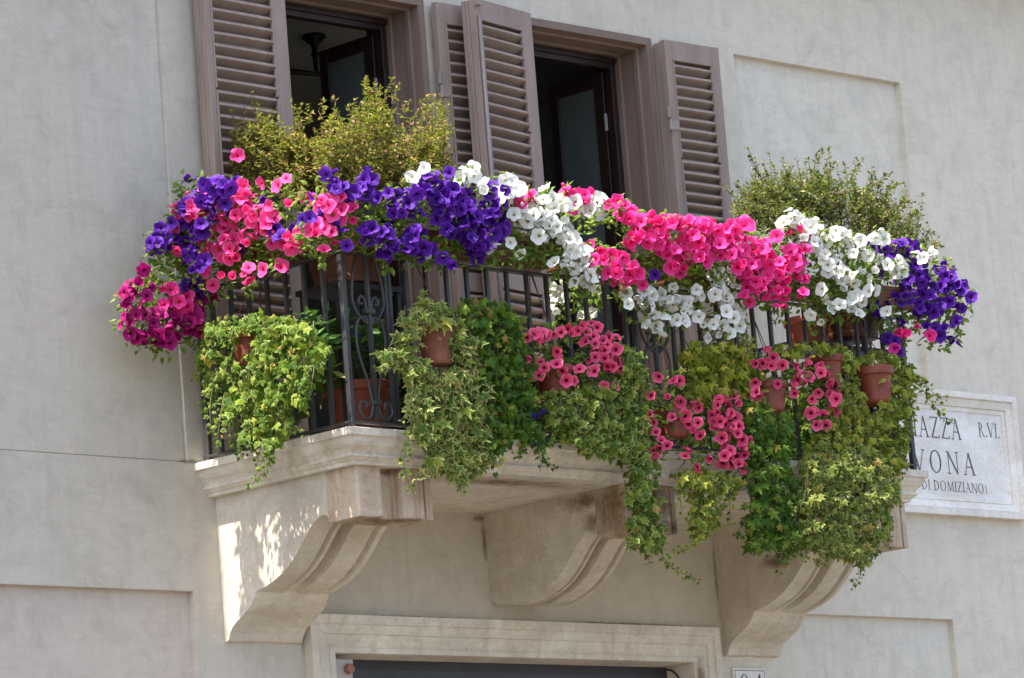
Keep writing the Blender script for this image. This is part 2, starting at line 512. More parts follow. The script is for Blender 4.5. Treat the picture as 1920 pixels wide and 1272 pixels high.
wall.add([(-9, 0.016, 10.2), (11, 0.0, 10.2), (11, 0.5, 10.2), (-9, 0.5, 10.2)], [(0, 1, 2, 3)])
for X in (-9.0, 11.0):
    wall.add([(X, 0.016, 0), (X, 0.5, 0), (X, 0.5, 10.2), (X, 0.016, 10.2)], [(0, 1, 2, 3)])
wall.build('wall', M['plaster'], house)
for k, (x0, x1, z0, z1, d) in PAN.items():
    p = MB()
    b = 0.003
    p.add([(x0, 0, z0), (x1, 0, z0), (x1, 0, z1), (x0, 0, z1), (x0 + b, d, z0 + b), (x1 - b, d, z0 + b), (x1 - b, d, z1 - b), (x0 + b, d, z1 - b)],
          [(4, 5, 6, 7), (0, 1, 5, 4), (1, 2, 6, 5), (2, 3, 7, 6), (3, 0, 4, 7)])
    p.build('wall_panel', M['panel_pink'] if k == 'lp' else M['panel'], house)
# unseen ledge, added to shade the shutters from the skimming sun
c = MB()
for z0, z1, d in ((9.10, 9.16, 0.10), (9.16, 9.24, 0.18), (9.24, 9.30, 0.36)):
    c.box(-4.12, 11.0, -d, 0.2, z0, z1)
c.build('added_shade_ledge', M['corbel'], house)


def frame_sweep(mb, x0, x1, z0, z1, prof, three_sided=False):
    """a moulding carried round a rectangle; prof = (inset, y)"""
    rows = []
    for (ins, y) in prof:
        zb = z0 if three_sided else z0 + ins
        rows.append([(x0 + ins, y, zb), (x0 + ins, y, z1 - ins), (x1 - ins, y, z1 - ins), (x1 - ins, y, zb)])
    b = len(mb.v)
    for r_ in rows:
        mb.v.extend(r_)
    m_ = 3 if three_sided else 4
    for a in range(len(rows) - 1):
        for k in range(m_):
            k2 = (k + 1) % 4
            mb.f.append((b + a * 4 + k, b + a * 4 + k2, b + a * 4 + 4 + k2, b + a * 4 + 4 + k))


ds = MB()
frame_sweep(ds, -1.862, 1.565, 0.0, 4.508, [(0, 0.0), (0, -0.062), (0.05, -0.062), (0.055, -0.050), (0.062, -0.052), (0.105, -0.048), (0.11, -0.036), (0.118, -0.038), (0.16, -0.028), (0.175, -0.016), (0.185, -0.022), (0.212, -0.022), (0.216, 0.0), (0.2165, 0.21)], True)
ds.build('door_surround', M['surround'], house)
dr = MB()
dr.box(-1.95, 1.65, 0.2125, 0.26, 0.0, 4.42)
for k in range(30):
    dr.box(-1.640, 1.343, 0.204, 0.211, 0.05 + k * 0.14, 0.05 + k * 0.14 + 0.128)
dr.build('door', M['door'], house)

# the room behind both windows
rm = MB()
x0, x1, y0, y1, z0, z1 = -3.6, 3.2, 0.42, 5.2, 5.38, 8.62
rm.add([(x0, y0, z0), (x1, y0, z0), (x1, y1, z0), (x0, y1, z0), (x0, y0, z1), (x1, y0, z1), (x1, y1, z1), (x0, y1, z1)], [(4, 7, 6, 5), (1, 2, 6, 5), (2, 3, 7, 6), (3, 0, 4, 7)])
rm.build('room_wall', M['room'], house)
rf = MB()
rf.add([(x0, y0, z0), (x1, y0, z0), (x1, y1, z0), (x0, y1, z0)], [(0, 1, 2, 3)])
rf.build('room_floor', M['room_floor'], house)
rw = MB()
for a, b_, za, zb in ((x0, W1[0] - 0.02, z0, z1), (W1[1] + 0.02, W2[0] - 0.02, z0, z1), (W2[1] + 0.02, x1, z0, z1), (W1[0] - 0.02, W1[1] + 0.02, 8.28, z1), (W2[0] - 0.02, W2[1] + 0.02, 8.28, z1)):
    rw.add([(a, y0, za), (b_, y0, za), (b_, y0, zb), (a, y0, zb)], [(0, 1, 2, 3)])
rw.build('room_front_wall', M['room'], house)


def french_window(b):
    x0, x1, z0, z1 = b
    w_ = link('window', None, house)
    j = MB()     # painted lining of the opening with a raised fascia towards the street
    frame_sweep(j, x0 - 0.0, x1 + 0.0, z0, z1, [(0.0, 0.0), (0.0, -0.022), (0.048, -0.022), (0.05, 0.0), (0.052, 0.05), (0.066, 0.055), (0.066, 0.09), (0.058, 0.1), (0.06, 0.2), (0.075, 0.205), (0.075, 0.24)], True)
    j.build('frame', M['jamb'], w_)
    s = MB()
    s.box(x0 + 0.06, x0 + 0.115, 0.242, 0.30, z0, z1 - 0.07)
    s.box(x1 - 0.115, x1 - 0.06, 0.242, 0.30, z0, z1 - 0.07)
    s.box(x0 + 0.06, x1 - 0.06, 0.243, 0.30, z1 - 0.15, z1 - 0.07)
    s.box(x0 + 0.06, x1 - 0.06, 0.225, 0.243, z1 - 0.115, z1 - 0.085)
    s.box(x0, x0 + 0.058, 0.245, 0.43, z0, z1)
    s.box(x1 - 0.058, x1, 0.245, 0.43, z0, z1)
    s.box(x0, x1, 0.246, 0.43, z1 - 0.065, z1 + 0.02)
    s.build('sash_frame', M['sash'], w_, bevel=0.004)
    zt = z1 - 0.155
    for side in (1, -1):       # casements folded back into the room
        xc = x1 - 0.10 if side == 1 else x0 + 0.10
        cm, gl = MB(), MB()
        ya, yb = 0.315, 0.795
        t = 0.022
        zs = (z0 + 0.03, z0 + 0.62, zt)
        cm.box(xc - t, xc + t, ya, ya + 0.085, zs[0], zt)
        cm.box(xc - t, xc + t, yb - 0.075, yb, zs[0], zt)
        cm.box(xc - t + .001, xc + t - .001, ya + 0.085, yb - 0.075, zt - 0.085, zt)
        cm.box(xc - t + .001, xc + t - .001, ya + 0.085, yb - 0.075, zs[1] - 0.04, zs[1] + 0.04)
        cm.box(xc - t + .001, xc + t - .001, ya + 0.085, yb - 0.075, zs[0], zs[0] + 0.1)
        cm.build('casement', M['sash'], w_, bevel=0.005)
        for za, zb in ((zs[0] + 0.1, zs[1] - 0.04), (zs[1] + 0.04, zt - 0.085)):
            gl = MB()
            gl.box(xc - 0.004, xc + 0.004, ya + 0.085, yb - 0.075, za, zb)
            gl.build('pane', M['glass'], w_)
    hd = MB()
    hd.tube([(x1 - 0.125, 0.31, 7.72), (x1 - 0.125, 0.31, 7.83)], 0.012, 8)
    hd.build('latch', M['steel'], w_)
    th = MB()
    th.box(x0 + 0.002, x1 - 0.002, -0.03, 0.44, z0 - 0.06, z0 - 0.001)
    th.build('threshold', M['surround'], w_)


french_window(W1)
french_window(W2)

# ---- shutters: one leaf built in local axes (x from hinge to free edge, -y the face seen from the street, z up)
LZ0, LZ1 = 5.46, 8.235
MIDZ = (6.47, 6.585)
slat_mb = MB()
sl = MB()
a = R(31)
dx = 0.058
prof = []
for (u_, v_) in ((-dx / 2, -0.010), (dx / 2, -0.010), (dx / 2, 0.010), (-dx / 2, 0.010)):
    prof.append((u_ * math.cos(a) + v_ * math.sin(a) + 0.004, -u_ * math.sin(a) + v_ * math.cos(a)))
# street-side edge higher than the wall-side edge, seen from below
sl.add([(-.5, p[0], p[1]) for p in prof] + [(.5, p[0], p[1]) for p in prof], [(0, 1, 2, 3), (7, 6, 5, 4), (0, 4, 5, 1), (1, 5, 6, 2), (2, 6, 7, 3), (3, 7, 4, 0)])
SLAT = sl.mesh('louvre', M['paint'])


def shutter(hx, hy, ang, mirror, knob, LW, double, sh, sf):
    """mirror=+1: leaf runs to +x from its hinge, -1: to -x"""
    f = MB()
    t = 0.024
    L = LW

    def bx(xa, xb, ya, yb, za, zb):
        if mirror < 0:
            xa, xb = -xb, -xa
        f.box(xa, xb, ya, yb, za, zb)
    bx(0, sh, -t, t, LZ0, LZ1)
    bx(L - sf, L, -t, t, LZ0, LZ1)
    bx(sh, L - sf, -t + .001, t - .001, LZ1 - 0.13, LZ1)
    bx(sh, L - sf, -t + .001, t - .001, MIDZ[0], MIDZ[1])
    bx(sh, L - sf, -t + .001, t - .001, LZ0, LZ0 + 0.16)
    # thin stop beads inside the stiles
    for xa in (sh + 0.001, L - sf - 0.015):
        bx(xa, xa + 0.014, -t - 0.005, -t + 0.02, MIDZ[1] + 0.002, 7.46)
        bx(xa, xa + 0.014, -t - 0.002, -t + 0.02, 7.475, LZ1 - 0.132)
        bx(xa, xa + 0.014, -t - 0.004, -t + 0.02, LZ0 + 0.162, MIDZ[0] - 0.002)
    o = f.build('shutter', M['paint'], house, bevel=0.003, seg=1)
    o.location = (hx, hy, 0)
    o.rotation_euler = (0, 0, ang)
    if double:                      # the second leaf folded flat behind the first
        f2 = MB()
        xa, xb = sorted((mirror * 0.006, mirror * (L - 0.001)))
        f2.box(xa, xb, t + 0.004, t + 0.030, LZ0 + 0.004, LZ1 - 0.006)
        f2.box(xa + .004, xb - .004, t + 0.033, t + double, LZ0 + 0.003, LZ1 - 0.004)
        f2.build('folded_leaf', M['paint'], o, bevel=0.004, seg=1)
    zs = []
    z = LZ1 - 0.175
    while z > MIDZ[1] + 0.02:
        zs.append(z)
        z -= 0.0688
    z = MIDZ[0] - 0.04
    while z > LZ0 + 0.19:
        zs.append(z)
        z -= 0.0688
    for z in zs:
        s_ = link('louvre', SLAT, o)
        s_.scale = (L - sh - sf - 0.028, 1, 1)
        s_.location = (mirror * (sh + L - sf) / 2, random.uniform(-.002, .002), z + random.uniform(-.002, .002))
        s_.rotation_euler = (random.gauss(0, R(1.2)), random.gauss(0, R(0.25)), 0)
    if knob:
        r_ = MB()
        xx = mirror * (L - 0.012)
        r_.tube([(xx, -t - 0.016, LZ0 + 0.05), (xx, -t - 0.016, LZ1 - 0.11)], 0.011, 8)
        r_.build('bolt_rod', M['steel'], o, smooth=True)
        k_ = MB()
        k_.box(xx - 0.02, xx + 0.02, -t - 0.03, -t, LZ1 - 0.05, LZ1 - 0.035)
        k_.build('bolt_hook', M['hinge'], o)
    for zc in ((7.72, 6.05) if mirror > 0 else ()):
        h = MB()
        h.tube([(-0.01 * mirror, -t - 0.004, zc - 0.075), (-0.01 * mirror, -t - 0.004, zc - 0.002)], 0.013, 8)
        h.tube([(-0.022 * mirror, -t - 0.006, zc + 0.002), (-0.022 * mirror, -t - 0.006, zc + 0.08)], 0.013, 8)
        h.box(min(0, mirror * .06), max(0, mirror * .06), -t - 0.006, -t + .001, zc - 0.07, zc - 0.01)
        h.build('hinge', M['hinge'], o)
    return o


shutter(W1[0] + 0.012, -0.112, R(1.0), -1, False, 0.635, 0.055, 0.10, 0.045)
shutter(W1[1] + 0.045, -0.058, R(-1.0), 1, False, 0.47, 0, 0.065, 0.065)
shutter(W2[0] - 0.110, -0.145, R(9.5), -1, True, 0.585, 0.060, 0.095, 0.045)
shutter(W2[1] + 0.012, -0.098, R(-1.5), 1, False, 0.495, 0.062, 0.060, 0.068)

# ceiling lamp seen through the left window
_d = _ray(588, 66)
_q = CAM + _d * ((8.62 - CAM[2]) / _d[2])
cl = thing('ceiling_lamp', 'black ceiling lamp seen through the open left window', 'lamp', tuple(_q))
q = MB()
q.lathe([(0.075, 0.0), (0.08, -0.02), (0.05, -0.045), (0.022, -0.07), (0.018, -0.11), (0.028, -0.13), (0.016, -0.16), (0.014, -0.26)], 0, 0, 16)
q.build('canopy', M['black'], cl, True)
q = MB()
q.tube([(-0.65, 0.1, -0.26), (0, 0, -0.26), (0.65, -0.1, -0.26)], 0.018, 8)
q.build('arm', M['black'], cl)

# ------------------------------------------------------------------ balcony
bal = thing('balcony', 'travertine balcony slab carried on three scrolled corbels above the door', 'balcony', (0, 0, 0))
XL, XR, YF, ZT = -2.592, 2.262, -1.264, 5.335
prof = [(0.0, ZT), (0.0, 5.292), (0.016, 5.290), (0.018, 5.283), (0.022, 5.265), (0.034, 5.245), (0.052, 5.228), (0.062, 5.214), (0.064, 5.204), (0.054, 5.199), (0.054, 5.188), (0.066, 5.182), (0.074, 5.172), (0.086, 5.166), (0.086, 5.148)]
sb = MB()
NSEG = 14
for (o_, z_) in prof:
    sb.v.extend([(XL + o_, 0, z_), (XL + o_, YF + o_, z_), (XR - o_, YF + o_, z_), (XR - o_, 0, z_)])
for i in range(len(prof) - 1):
    for k in range(3):
        a_ = i * 4 + k
        sb.f.append((a_, a_ + 1, a_ + 5, a_ + 4))
sb.f.append((0, 3, 2, 1))
bI = (len(prof) - 1) * 4
sb.f.append((bI, bI + 1, bI + 2, bI + 3))
sb.build('slab', M['travertine'], bal, bevel=0.003, seg=2)

CPROF = [(0.0, 4.337), (-0.030, 4.345), (-0.048, 4.385), (-0.075, 4.418), (-0.11, 4.440), (-0.16, 4.466), (-0.205, 4.492), (-0.24, 4.520), (-0.265, 4.552), (-0.277, 4.583),
         (-0.345, 4.594), (-0.42, 4.616), (-0.49, 4.644), (-0.55, 4.676), (-0.61, 4.722), (-0.655, 4.764), (-0.70, 4.810), (-0.745, 4.858), (-0.79, 4.893), (-0.835, 4.915), (-0.875, 4.919), (-0.90, 4.905), (-0.916, 4.872)]


def corbel(xa, xb, mat_side, CPROF=CPROF, cusp=9):
    cb = MB()
    n = len(CPROF)
    # normals of the under-curve
    nor = []
    for i in range(n):
        p0, p1 = CPROF[max(0, i - 1)], CPROF[min(n - 1, i + 1)]
        t = (p1[0] - p0[0], p1[1] - p0[1])
        l = math.hypot(*t) or 1
        nor.append((t[1] / l, -t[0] / l) if False else (-(-t[1]) / l * -1 * -1, t[0] / l))
    st = [(0, 0), (.27, 0), (.285, -.018), (.31, -.034), (.335, -.036), (.355, -.006), (.385, -.004), (.395, -.055), (.43, -.085), (.49, -.09), (.545, -.075), (.56, -.004), (.585, 0), (.84, 0), (.855, -.028), (.885, -.038), (.92, -.030), (.935, 0), (1, 0)]
    m_ = len(st)
    for i, (y, z) in enumerate(CPROF):
        p0, p1 = CPROF[max(0, i - 1)], CPROF[min(n - 1, i + 1)]
        ty, tz = p1[0] - p0[0], p1[1] - p0[1]
        l = math.hypot(ty, tz) or 1
        ny, nz_ = -tz / l, ty / l          # points out and down
        if nz_ > 0:
            ny, nz_ = -ny, -nz_
        if i <= cusp:
            k = 0.06 if i < cusp else 0.06
        else:
            k = min(1.0, (i - cusp) / 2.0)
        for (s_, d_) in st:
            cb.v.append((xa + s_ * (xb - xa), y + ny * d_ * k * -1 * -1, z + nz_ * d_ * k))
    for i in range(n - 1):
        for j in range(m_ - 1):
            b = i * m_ + j
            cb.f.append((b, b + 1, b + m_ + 1, b + m_))
    # sides: fan of quads from the curve up to a straight top
    top = 5.147
    for (j, flip) in ((0, False), (m_ - 1, True)):
        X = xa if j == 0 else xb
        b = len(cb.v)
        for (y, z) in CPROF:
            cb.v.append((X, y, top))
        for i in range(n - 1):
            q_ = (i * m_ + j, (i + 1) * m_ + j, b + i + 1, b + i)
            cb.f.append(q_ if not flip else q_[::-1])
    o = cb.build('corbel', mat_side, bal)
    # the block at the front, with upright fillets
    wd = xb - xa
    bk = MB()
    y0_, y1_ = -0.906, -1.15
    pl = [(xa - 0.003, y0_), (xa - 0.003, y1_ + 0.012), (xa + .012, y1_), (xa + .25 * wd, y1_), (xa + .252 * wd, y1_ - .012), (xa + .30 * wd, y1_ - .014), (xa + .305 * wd, y1_ + .045), (xa + .36 * wd, y1_ + .055), (xa + .52 * wd, y1_ + .055), (xa + .53 * wd, y1_ + .03), (xa + .60 * wd, y1_ + .03), (xa + .61 * wd, y1_ - .006), (xa + .88 * wd, y1_ - .006), (xa + .885 * wd, y1_ + .02), (xa + .92 * wd, y1_ + .02), (xa + .925 * wd, y1_), (xb + .003, y1_), (xb + .003, y0_)]
    bk.prism_z(pl, 4.868, 5.1475)
    bk.build('corbel_block', M['old_stone'], o, bevel=0.004)
    return o


corbel(-2.455, -1.905, M['corbel'])
corbel(-0.355, 0.060, M['corbel'], [(0.0, 4.640), (-0.05, 4.602), (-0.15, 4.588)] + CPROF[9:], 1)
corbel(1.655, 2.14, M['corbel'])

# ------------------------------------------------------------------ railing
rail = thing('balcony_railing', 'grey wrought iron balcony railing with scroll panels at the corners and centre', 'railing', (-2.518, -1.212, ZT))
RX0, RX1, RY, RZ = -2.518, 2.185, -1.212, 6.31


def ltube(pts, r, name, n=8):
    m_ = MB()
    m_.tube(pts, r, n)
    o = m_.build(name, M['iron'], None, True)
    o.parent = rail
    o.matrix_parent_inverse = Matrix.Translation(-Vector(rail.location))
    return o


def lbox(name, *b, bevel=0.003):
    m_ = MB()
    m_.box(*b)
    o = m_.build(name, M['iron'], None, bevel=bevel)
    o.parent = rail
    o.matrix_parent_inverse = Matrix.Translation(-Vector(rail.location))
    return o


lbox('bottom_rail', RX0 - .02, RX1 + .02, RY - .018, RY + .018, ZT + .028, ZT + .042)
lbox('bottom_rail', RX0 - .018, RX0 + .018, RY + .018, -0.01, ZT + .028, ZT + .042)
lbox('bottom_rail', RX1 - .018, RX1 + .018, RY + .018, -0.01, ZT + .028, ZT + .042)
lbox('handrail', RX0 - .022, RX1 + .022, RY - .022, RY + .022, RZ - .014, RZ)
lbox('handrail', RX0 - .022, RX0 + .022, RY + .022, -0.01, RZ - .014, RZ)
lbox('handrail', RX1 - .022, RX1 + .022, RY + .022, -0.01, RZ - .014, RZ)
for (px_, py_) in ((RX0, RY), (RX1, RY), (RX0, -0.04), (RX1, -0.04)):
    lbox('corner_post', px_ - .017, px_ + .017, py_ - .017, py_ + .017, ZT + .002, RZ - .015, bevel=0.006)
bar = MB()
bar.box(-.0105, .0105, -.0105, .0105, ZT + .043, RZ - .0145)
BAR = bar.mesh('bar', M['iron'])


def put_bar(x, y):
    o = link('bar', BAR, rail)
    o.matrix_parent_inverse = Matrix.Translation(-Vector(rail.location))
    o.location = (x + random.uniform(-.002, .002), y, 0)
    o.rotation_euler = (0, 0, random.uniform(-.05, .05))


SCROLL_X = (-2.335, -0.06, 2.0)
x = RX0 + .158
xs_ = []
k = 0
while x < RX1 - .05:
    xs_.append(x)
    x += .1585
for x in xs_:
    if min(abs(x - s_) for s_ in SCROLL_X) < 0.13:
        continue
    put_bar(x, RY)
for s_ in SCROLL_X:
    for d_ in (-.16, .16):
        if abs(s_ + d_ - RX0) > .06 and abs(s_ + d_ - RX1) > .06:
            put_bar(s_ + d_, RY)
for sx in (RX0, RX1):
    for k in range(1, 8):
        put_bar(sx, RY + k * .151)


def spiral(cx, cz, r0, r1, a0, a1, y, n=18):
    return [(cx + (r0 + (r1 - r0) * t) * math.cos(a0 + (a1 - a0) * t), y, cz + (r0 + (r1 - r0) * t) * math.sin(a0 + (a1 - a0) * t)) for t in np.linspace(0, 1, n)]


def smooth_pts(pts, n=6):
    P = [Vector(p) for p in pts]
    out_ = []
    for i in range(len(P) - 1):
        p0, p1, p2, p3 = P[max(0, i - 1)], P[i], P[i + 1], P[min(len(P) - 1, i + 2)]
        for t in np.linspace(0, 1, n, endpoint=False):
            out_.append(0.5 * ((2 * p1) + (-p0 + p2) * t + (2 * p0 - 5 * p1 + 4 * p2 - p3) * t * t + (-p0 + 3 * p1 - 3 * p2 + p3) * t ** 3))
    out_.append(P[-1])
    return out_


for cx in SCROLL_X:
    put_bar(cx, RY + .001)
    zb = ZT + .045
    for sg in (-1, 1):
        # foot scroll
        ltube([(cx + sg * .018, RY, zb + .105)] + smooth_pts([(cx + sg * .02, RY, zb + .09), (cx + sg * .035, RY, zb + .035), (cx + sg * .075, RY, zb + .012), (cx + sg * .115, RY, zb + .04), (cx + sg * .12, RY, zb + .085), (cx + sg * .09, RY, zb + .11), (cx + sg * .065, RY, zb + .092), (cx + sg * .075, RY, zb + .075)]), .0085, 'foot_scroll')
        # lyre
        ltube(smooth_pts([(cx + sg * .02, RY, zb + .10), (cx + sg * .045, RY, zb + .22), (cx + sg * .095, RY, zb + .36), (cx + sg * .108, RY, zb + .47), (cx + sg * .085, RY, zb + .555), (cx + sg * .03, RY, zb + .575), (cx + sg * .018, RY, zb + .535)]), .0085, 'lyre_curve')
        ltube(smooth_pts([(cx + sg * .03, RY, zb + .545), (cx + sg * .09, RY, zb + .60), (cx + sg * .118, RY, zb + .67), (cx + sg * .105, RY, zb + .79), (cx + sg * .07, RY, zb + .90), (cx + sg * .055, RY, zb + .93)]), .0085, 'lyre_curve')
        ltube(smooth_pts([(cx + sg * .018, RY, zb + .60), (cx + sg * .025, RY, zb + .665), (cx + sg * .05, RY, zb + .69), (cx + sg * .072, RY, zb + .668), (cx + sg * .062, RY, zb + .645), (cx + sg * .045, RY, zb + .652)]), .0085, 'small_scroll')
    lbox('collar', cx - .034, cx + .034, RY - .018, RY + .018, zb + .092, zb + .118)
    lbox('collar', cx - .034, cx + .034, RY - .018, RY + .018, zb + .595, zb + .622)

# ------------------------------------------------------------------ street sign
sg_ = thing('street_sign', 'marble street name plaque in a moulded frame beside the balcony', 'street sign', (3.8, 0, 5.33))


def sub(parent, mb, name, mat_, **kw):
    o = mb.build(name, mat_, None, **kw)
    o.parent = parent
    o.matrix_parent_inverse = Matrix.Translation(-Vector(parent.location))
    return o


fr = MB()
frame_sweep(fr, 2.93, 4.765, 5.318, 6.158, [(0, 0.0), (0, -0.060), (0.040, -0.062), (0.044, -0.044), (0.051, -0.047), (0.095, -0.032), (0.098, -0.018), (0.105, -0.023), (0.128, -0.020), (0.132, -0.004)])
sub(sg_, fr, 'frame', M['marble_frame'])
pq = MB()
pq.box(3.055, 4.64, -0.012, -0.002, 5.443, 6.033)
sub(sg_, pq, 'plaque', M['marble'])

TK, TN = .112, .048
GL = {
    'P': (.62, [('L', .16, 0, .16, 1, TK), ('E', .16, .73, .40, .27, -90, 90, .10), ('S', .16, 0, .17), ('S', .12, 1, .13)]),
    'I': (.34, [('L', .17, 0, .17, 1, TK), ('S', .17, 0, .16), ('S', .17, 1, .16)]),
    'A': (.86, [('L', .12, 0, .43, 1, TN), ('L', .42, 1, .74, 0, TK), ('L', .22, .36, .62, .36, TN), ('S', .12, 0, .12), ('S', .74, 0, .14)]),
    'Z': (.74, [('L', .08, .975, .68, .975, TN), ('L', .63, .97, .10, .03, TK), ('L', .06, .025, .70, .025, TN), ('L', .07, .86, .07, 1, TN), ('L', .70, 0, .70, .15, TN)]),
    'R': (.76, [('L', .16, 0, .16, 1, TK), ('E', .16, .75, .36, .25, -90, 90, .10), ('L', .34, .50, .68, 0, TK), ('S', .16, 0, .16), ('S', .70, 0, .08), ('S', .12, 1, .13)]),
    'V': (.84, [('L', .10, 1, .42, 0, TK), ('L', .42, 0, .74, 1, TN), ('S', .10, 1, .14), ('S', .74, 1, .12)]),
    'N': (.88, [('L', .14, 0, .14, 1, TN), ('L', .12, 1, .74, 0, TK), ('L', .74, 0, .74, 1, TN), ('S', .14, 0, .12), ('S', .09, 1, .10), ('S', .74, 1, .12)]),
    'O': (.96, [('E', .46, .5, .40, .52, 0, 360, .115)]),
    'D': (.86, [('L', .16, 0, .16, 1, TK), ('E', .16, .5, .60, .5, -90, 90, .11), ('S', .12, 0, .12), ('S', .12, 1, .12)]),
    'M': (1.02, [('L', .12, 0, .18, 1, TN), ('L', .18, 1, .50, .05, TK), ('L', .50, .05, .82, 1, TN), ('L', .82, 1, .88, 0, TK), ('S', .12, 0, .1), ('S', .88, 0, .12)]),
    'T': (.74, [('L', .36, 0, .36, 1, TK), ('L', .06, .975, .66, .975, TN), ('S', .36, 0, .15)]),
    'S': (.6, [('E', .30, .75, .20, .24, 20, 270, .10), ('E', .30, .26, .22, .25, -160, 90, .11)]),
    '.': (.26, [('L', .10, .06, .22, .06, .12)]),
    '(': (.36, [('E', .42, .42, .26, .62, 115, 245, .06)]),
    ')': (.36, [('E', -.14, .42, .42, .62, -52, 52, .07)]),
    '2': (.66, [('E', .31, .72, .24, .27, -25, 165, .085), ('L', .52, .60, .08, .03, .085), ('L', .06, .035, .58, .035, .08)]),
    '4': (.70, [('L', .44, 0, .44, 1, .10), ('L', .44, .98, .05, .28, .06), ('L', .04, .28, .62, .28, .07)]),
    ' ': (.4, [])}
_layer = [0]


def letters(mb, s, x, z, cap, ysurf, sx=1.0, gap=.06):
    """flat inlaid letters just proud of the stone"""
    for ch in s:
        adv, st = GL[ch]
        for q_ in st:
            _layer[0] = (_layer[0] + 1) % 9
            yy = ysurf - .0008 - _layer[0] * .00012

            def P(a_, b_):
                return (x + a_ * cap * sx, yy, z + b_ * cap)
            if q_[0] == 'L':
                _, xa, za, xb, zb, wd = q_
                l = math.hypot(xb - xa, zb - za)
                if abs(zb - za) > .5 * abs(xb - xa):      # stems keep their width measured across
                    hw = wd / 2
                    mb.add([P(xa - hw, za), P(xa + hw, za), P(xb + hw, zb), P(xb - hw, zb)], [(0, 1, 2, 3)])
                else:
                    hw = wd / 2
                    mb.add([P(xa, za - hw), P(xb, zb - hw), P(xb, zb + hw), P(xa, za + hw)], [(0, 1, 2, 3)])
            elif q_[0] == 'S':
                _, xa, za, h_ = q_
                z1_ = za + .04 if za < .5 else za - .04
                mb.add([P(xa - h_, min(za, z1_)), P(xa + h_, min(za, z1_)), P(xa + h_, max(za, z1_)), P(xa - h_, max(za, z1_))], [(0, 1, 2, 3)])
            else:
                _, cx, cz, rx, rz, a0, a1, wd = q_
                n = 18
                b = len(mb.v)
                for i in range(n + 1):
                    a_ = R(a0 + (a1 - a0) * i / n)
                    wq = wd * (.42 + .58 * abs(math.cos(a_)))
                    mb.v.append(P(cx + (rx) * math.cos(a_), cz + (rz) * math.sin(a_)))
                    mb.v.append(P(cx + (rx - wq) * math.cos(a_), cz + (rz - wq * .8) * math.sin(a_)))
                for i in range(n):
                    mb.f.append((b + 2 * i, b + 2 * i + 1, b + 2 * i + 3, b + 2 * i + 2))
        x += (adv + gap) * cap * sx
    return x


def text_width(s, cap, sx, gap):
    return sum((GL[c_][0] + gap) for c_ in s) * cap * sx


for (s, xr, zb, cap, sx, gap) in (('PIAZZA', 4.212, 5.838, .142, .86, .14), ('R.VI.', 4.615, 5.872, .098, .86, .06), ('NAVONA', 4.350, 5.603, .150, 1.0, .26), ('(STADIO DI DOMIZIANO)', 4.418, 5.484, .068, 1.06, .05)):
    lt = MB()
    letters(lt, s, xr - text_width(s, cap, sx, gap), zb, cap, -0.012, sx, gap)
    sub(sg_, lt, 'lettering', M['letter'])

hn = thing('house_number', 'small white house number plate beside the door under the right corbel', 'house number', (1.85, 0, 4.1))
q = MB()
q.box(1.708, 2.012, -0.018, -0.001, 4.03, 4.268)
sub(hn, q, 'plate', M['marble'], bevel=.003)
q = MB()
frame_sweep(q, 1.722, 1.998, 4.044, 4.254, [(0, -.0188), (.004, -.0190)])
letters(q, '24', 1.760, 4.075, .155, -.0182, .95, .18)
sub(hn, q, 'lettering', M['letter'])

bx = thing('door_buzzer', 'grey metal box with round orange lens at the top left of the door', 'alarm box', (-1.55, 0.05, 4.1))
q = MB()
q.box(-1.638, -1.50, 0.005, 0.202, 4.02, 4.252)
q.box(-1.642, -1.494, 0.002, 0.203, 4.236, 4.262)
sub(bx, q, 'case', M['grey_box'], bevel=.004)
q = MB()
q.tube([(-1.540, 0.004, 4.205), (-1.540, -0.03, 4.205)], .029, 20)
sub(bx, q, 'lens', M['red_lens'], bevel=.006)
q = MB()
q.tube(smooth_pts([(1.330, .195, 4.275), (1.332, .15, 4.262), (1.334, .11, 4.225), (1.335, .09, 4.18), (1.335, .085, 4.10)]), .006, 6)
cb_ = q.build('cable', M['cable'], None)
cb_['label'] = 'dark cable looping down at the right corner of the door opening'
cb_['category'] = 'cable'

# ------------------------------------------------------------------ pots and troughs
def round_pot(name, label, x, y, ztop, r, h, mat_, hang=None, group='terracotta pots hung on the railing'):
    t = thing(name, label, 'flower pot', (x, y, ztop - h), group)
    p = MB()
    rb = r * .74
    p.lathe([(rb * .93, 0), (rb, .004), (rb + (r - rb) * .10, h * .10), (rb + (r - rb) * .12, h * .15), (rb + (r - rb) * .10, h * .155), (rb + (r - rb) * .75, h * .76), (r * .975, h * .77), (r * 1.03, h * .79), (r * 1.05, h * .985), (r * 1.03, h), (r * .96, h), (r * .93, h * .9), (.001, h * .9)], 0, 0, 32)
    o = p.build('pot_body', mat_, t, True)
    md = o.modifiers.new('edge', 'EDGE_SPLIT')
    md.split_angle = R(50)
    q_ = MB()
    q_.lathe([(r * .92, h * .905), (.002, h * .93)], 0, 0, 20)
    q_.build('soil', M['soil'], t, True)
    if hang is not None:
        for a_ in (0.3, 2.4, 4.5):
            c_ = MB()
            c_.tube([(r * math.cos(a_), r * math.sin(a_), h), (hang[0] - x + .01 * math.cos(a_), hang[1] - y, hang[2] - ztop + h)], .003, 5)
            c_.build('hanger_cord', M['cord'], t)
    return t


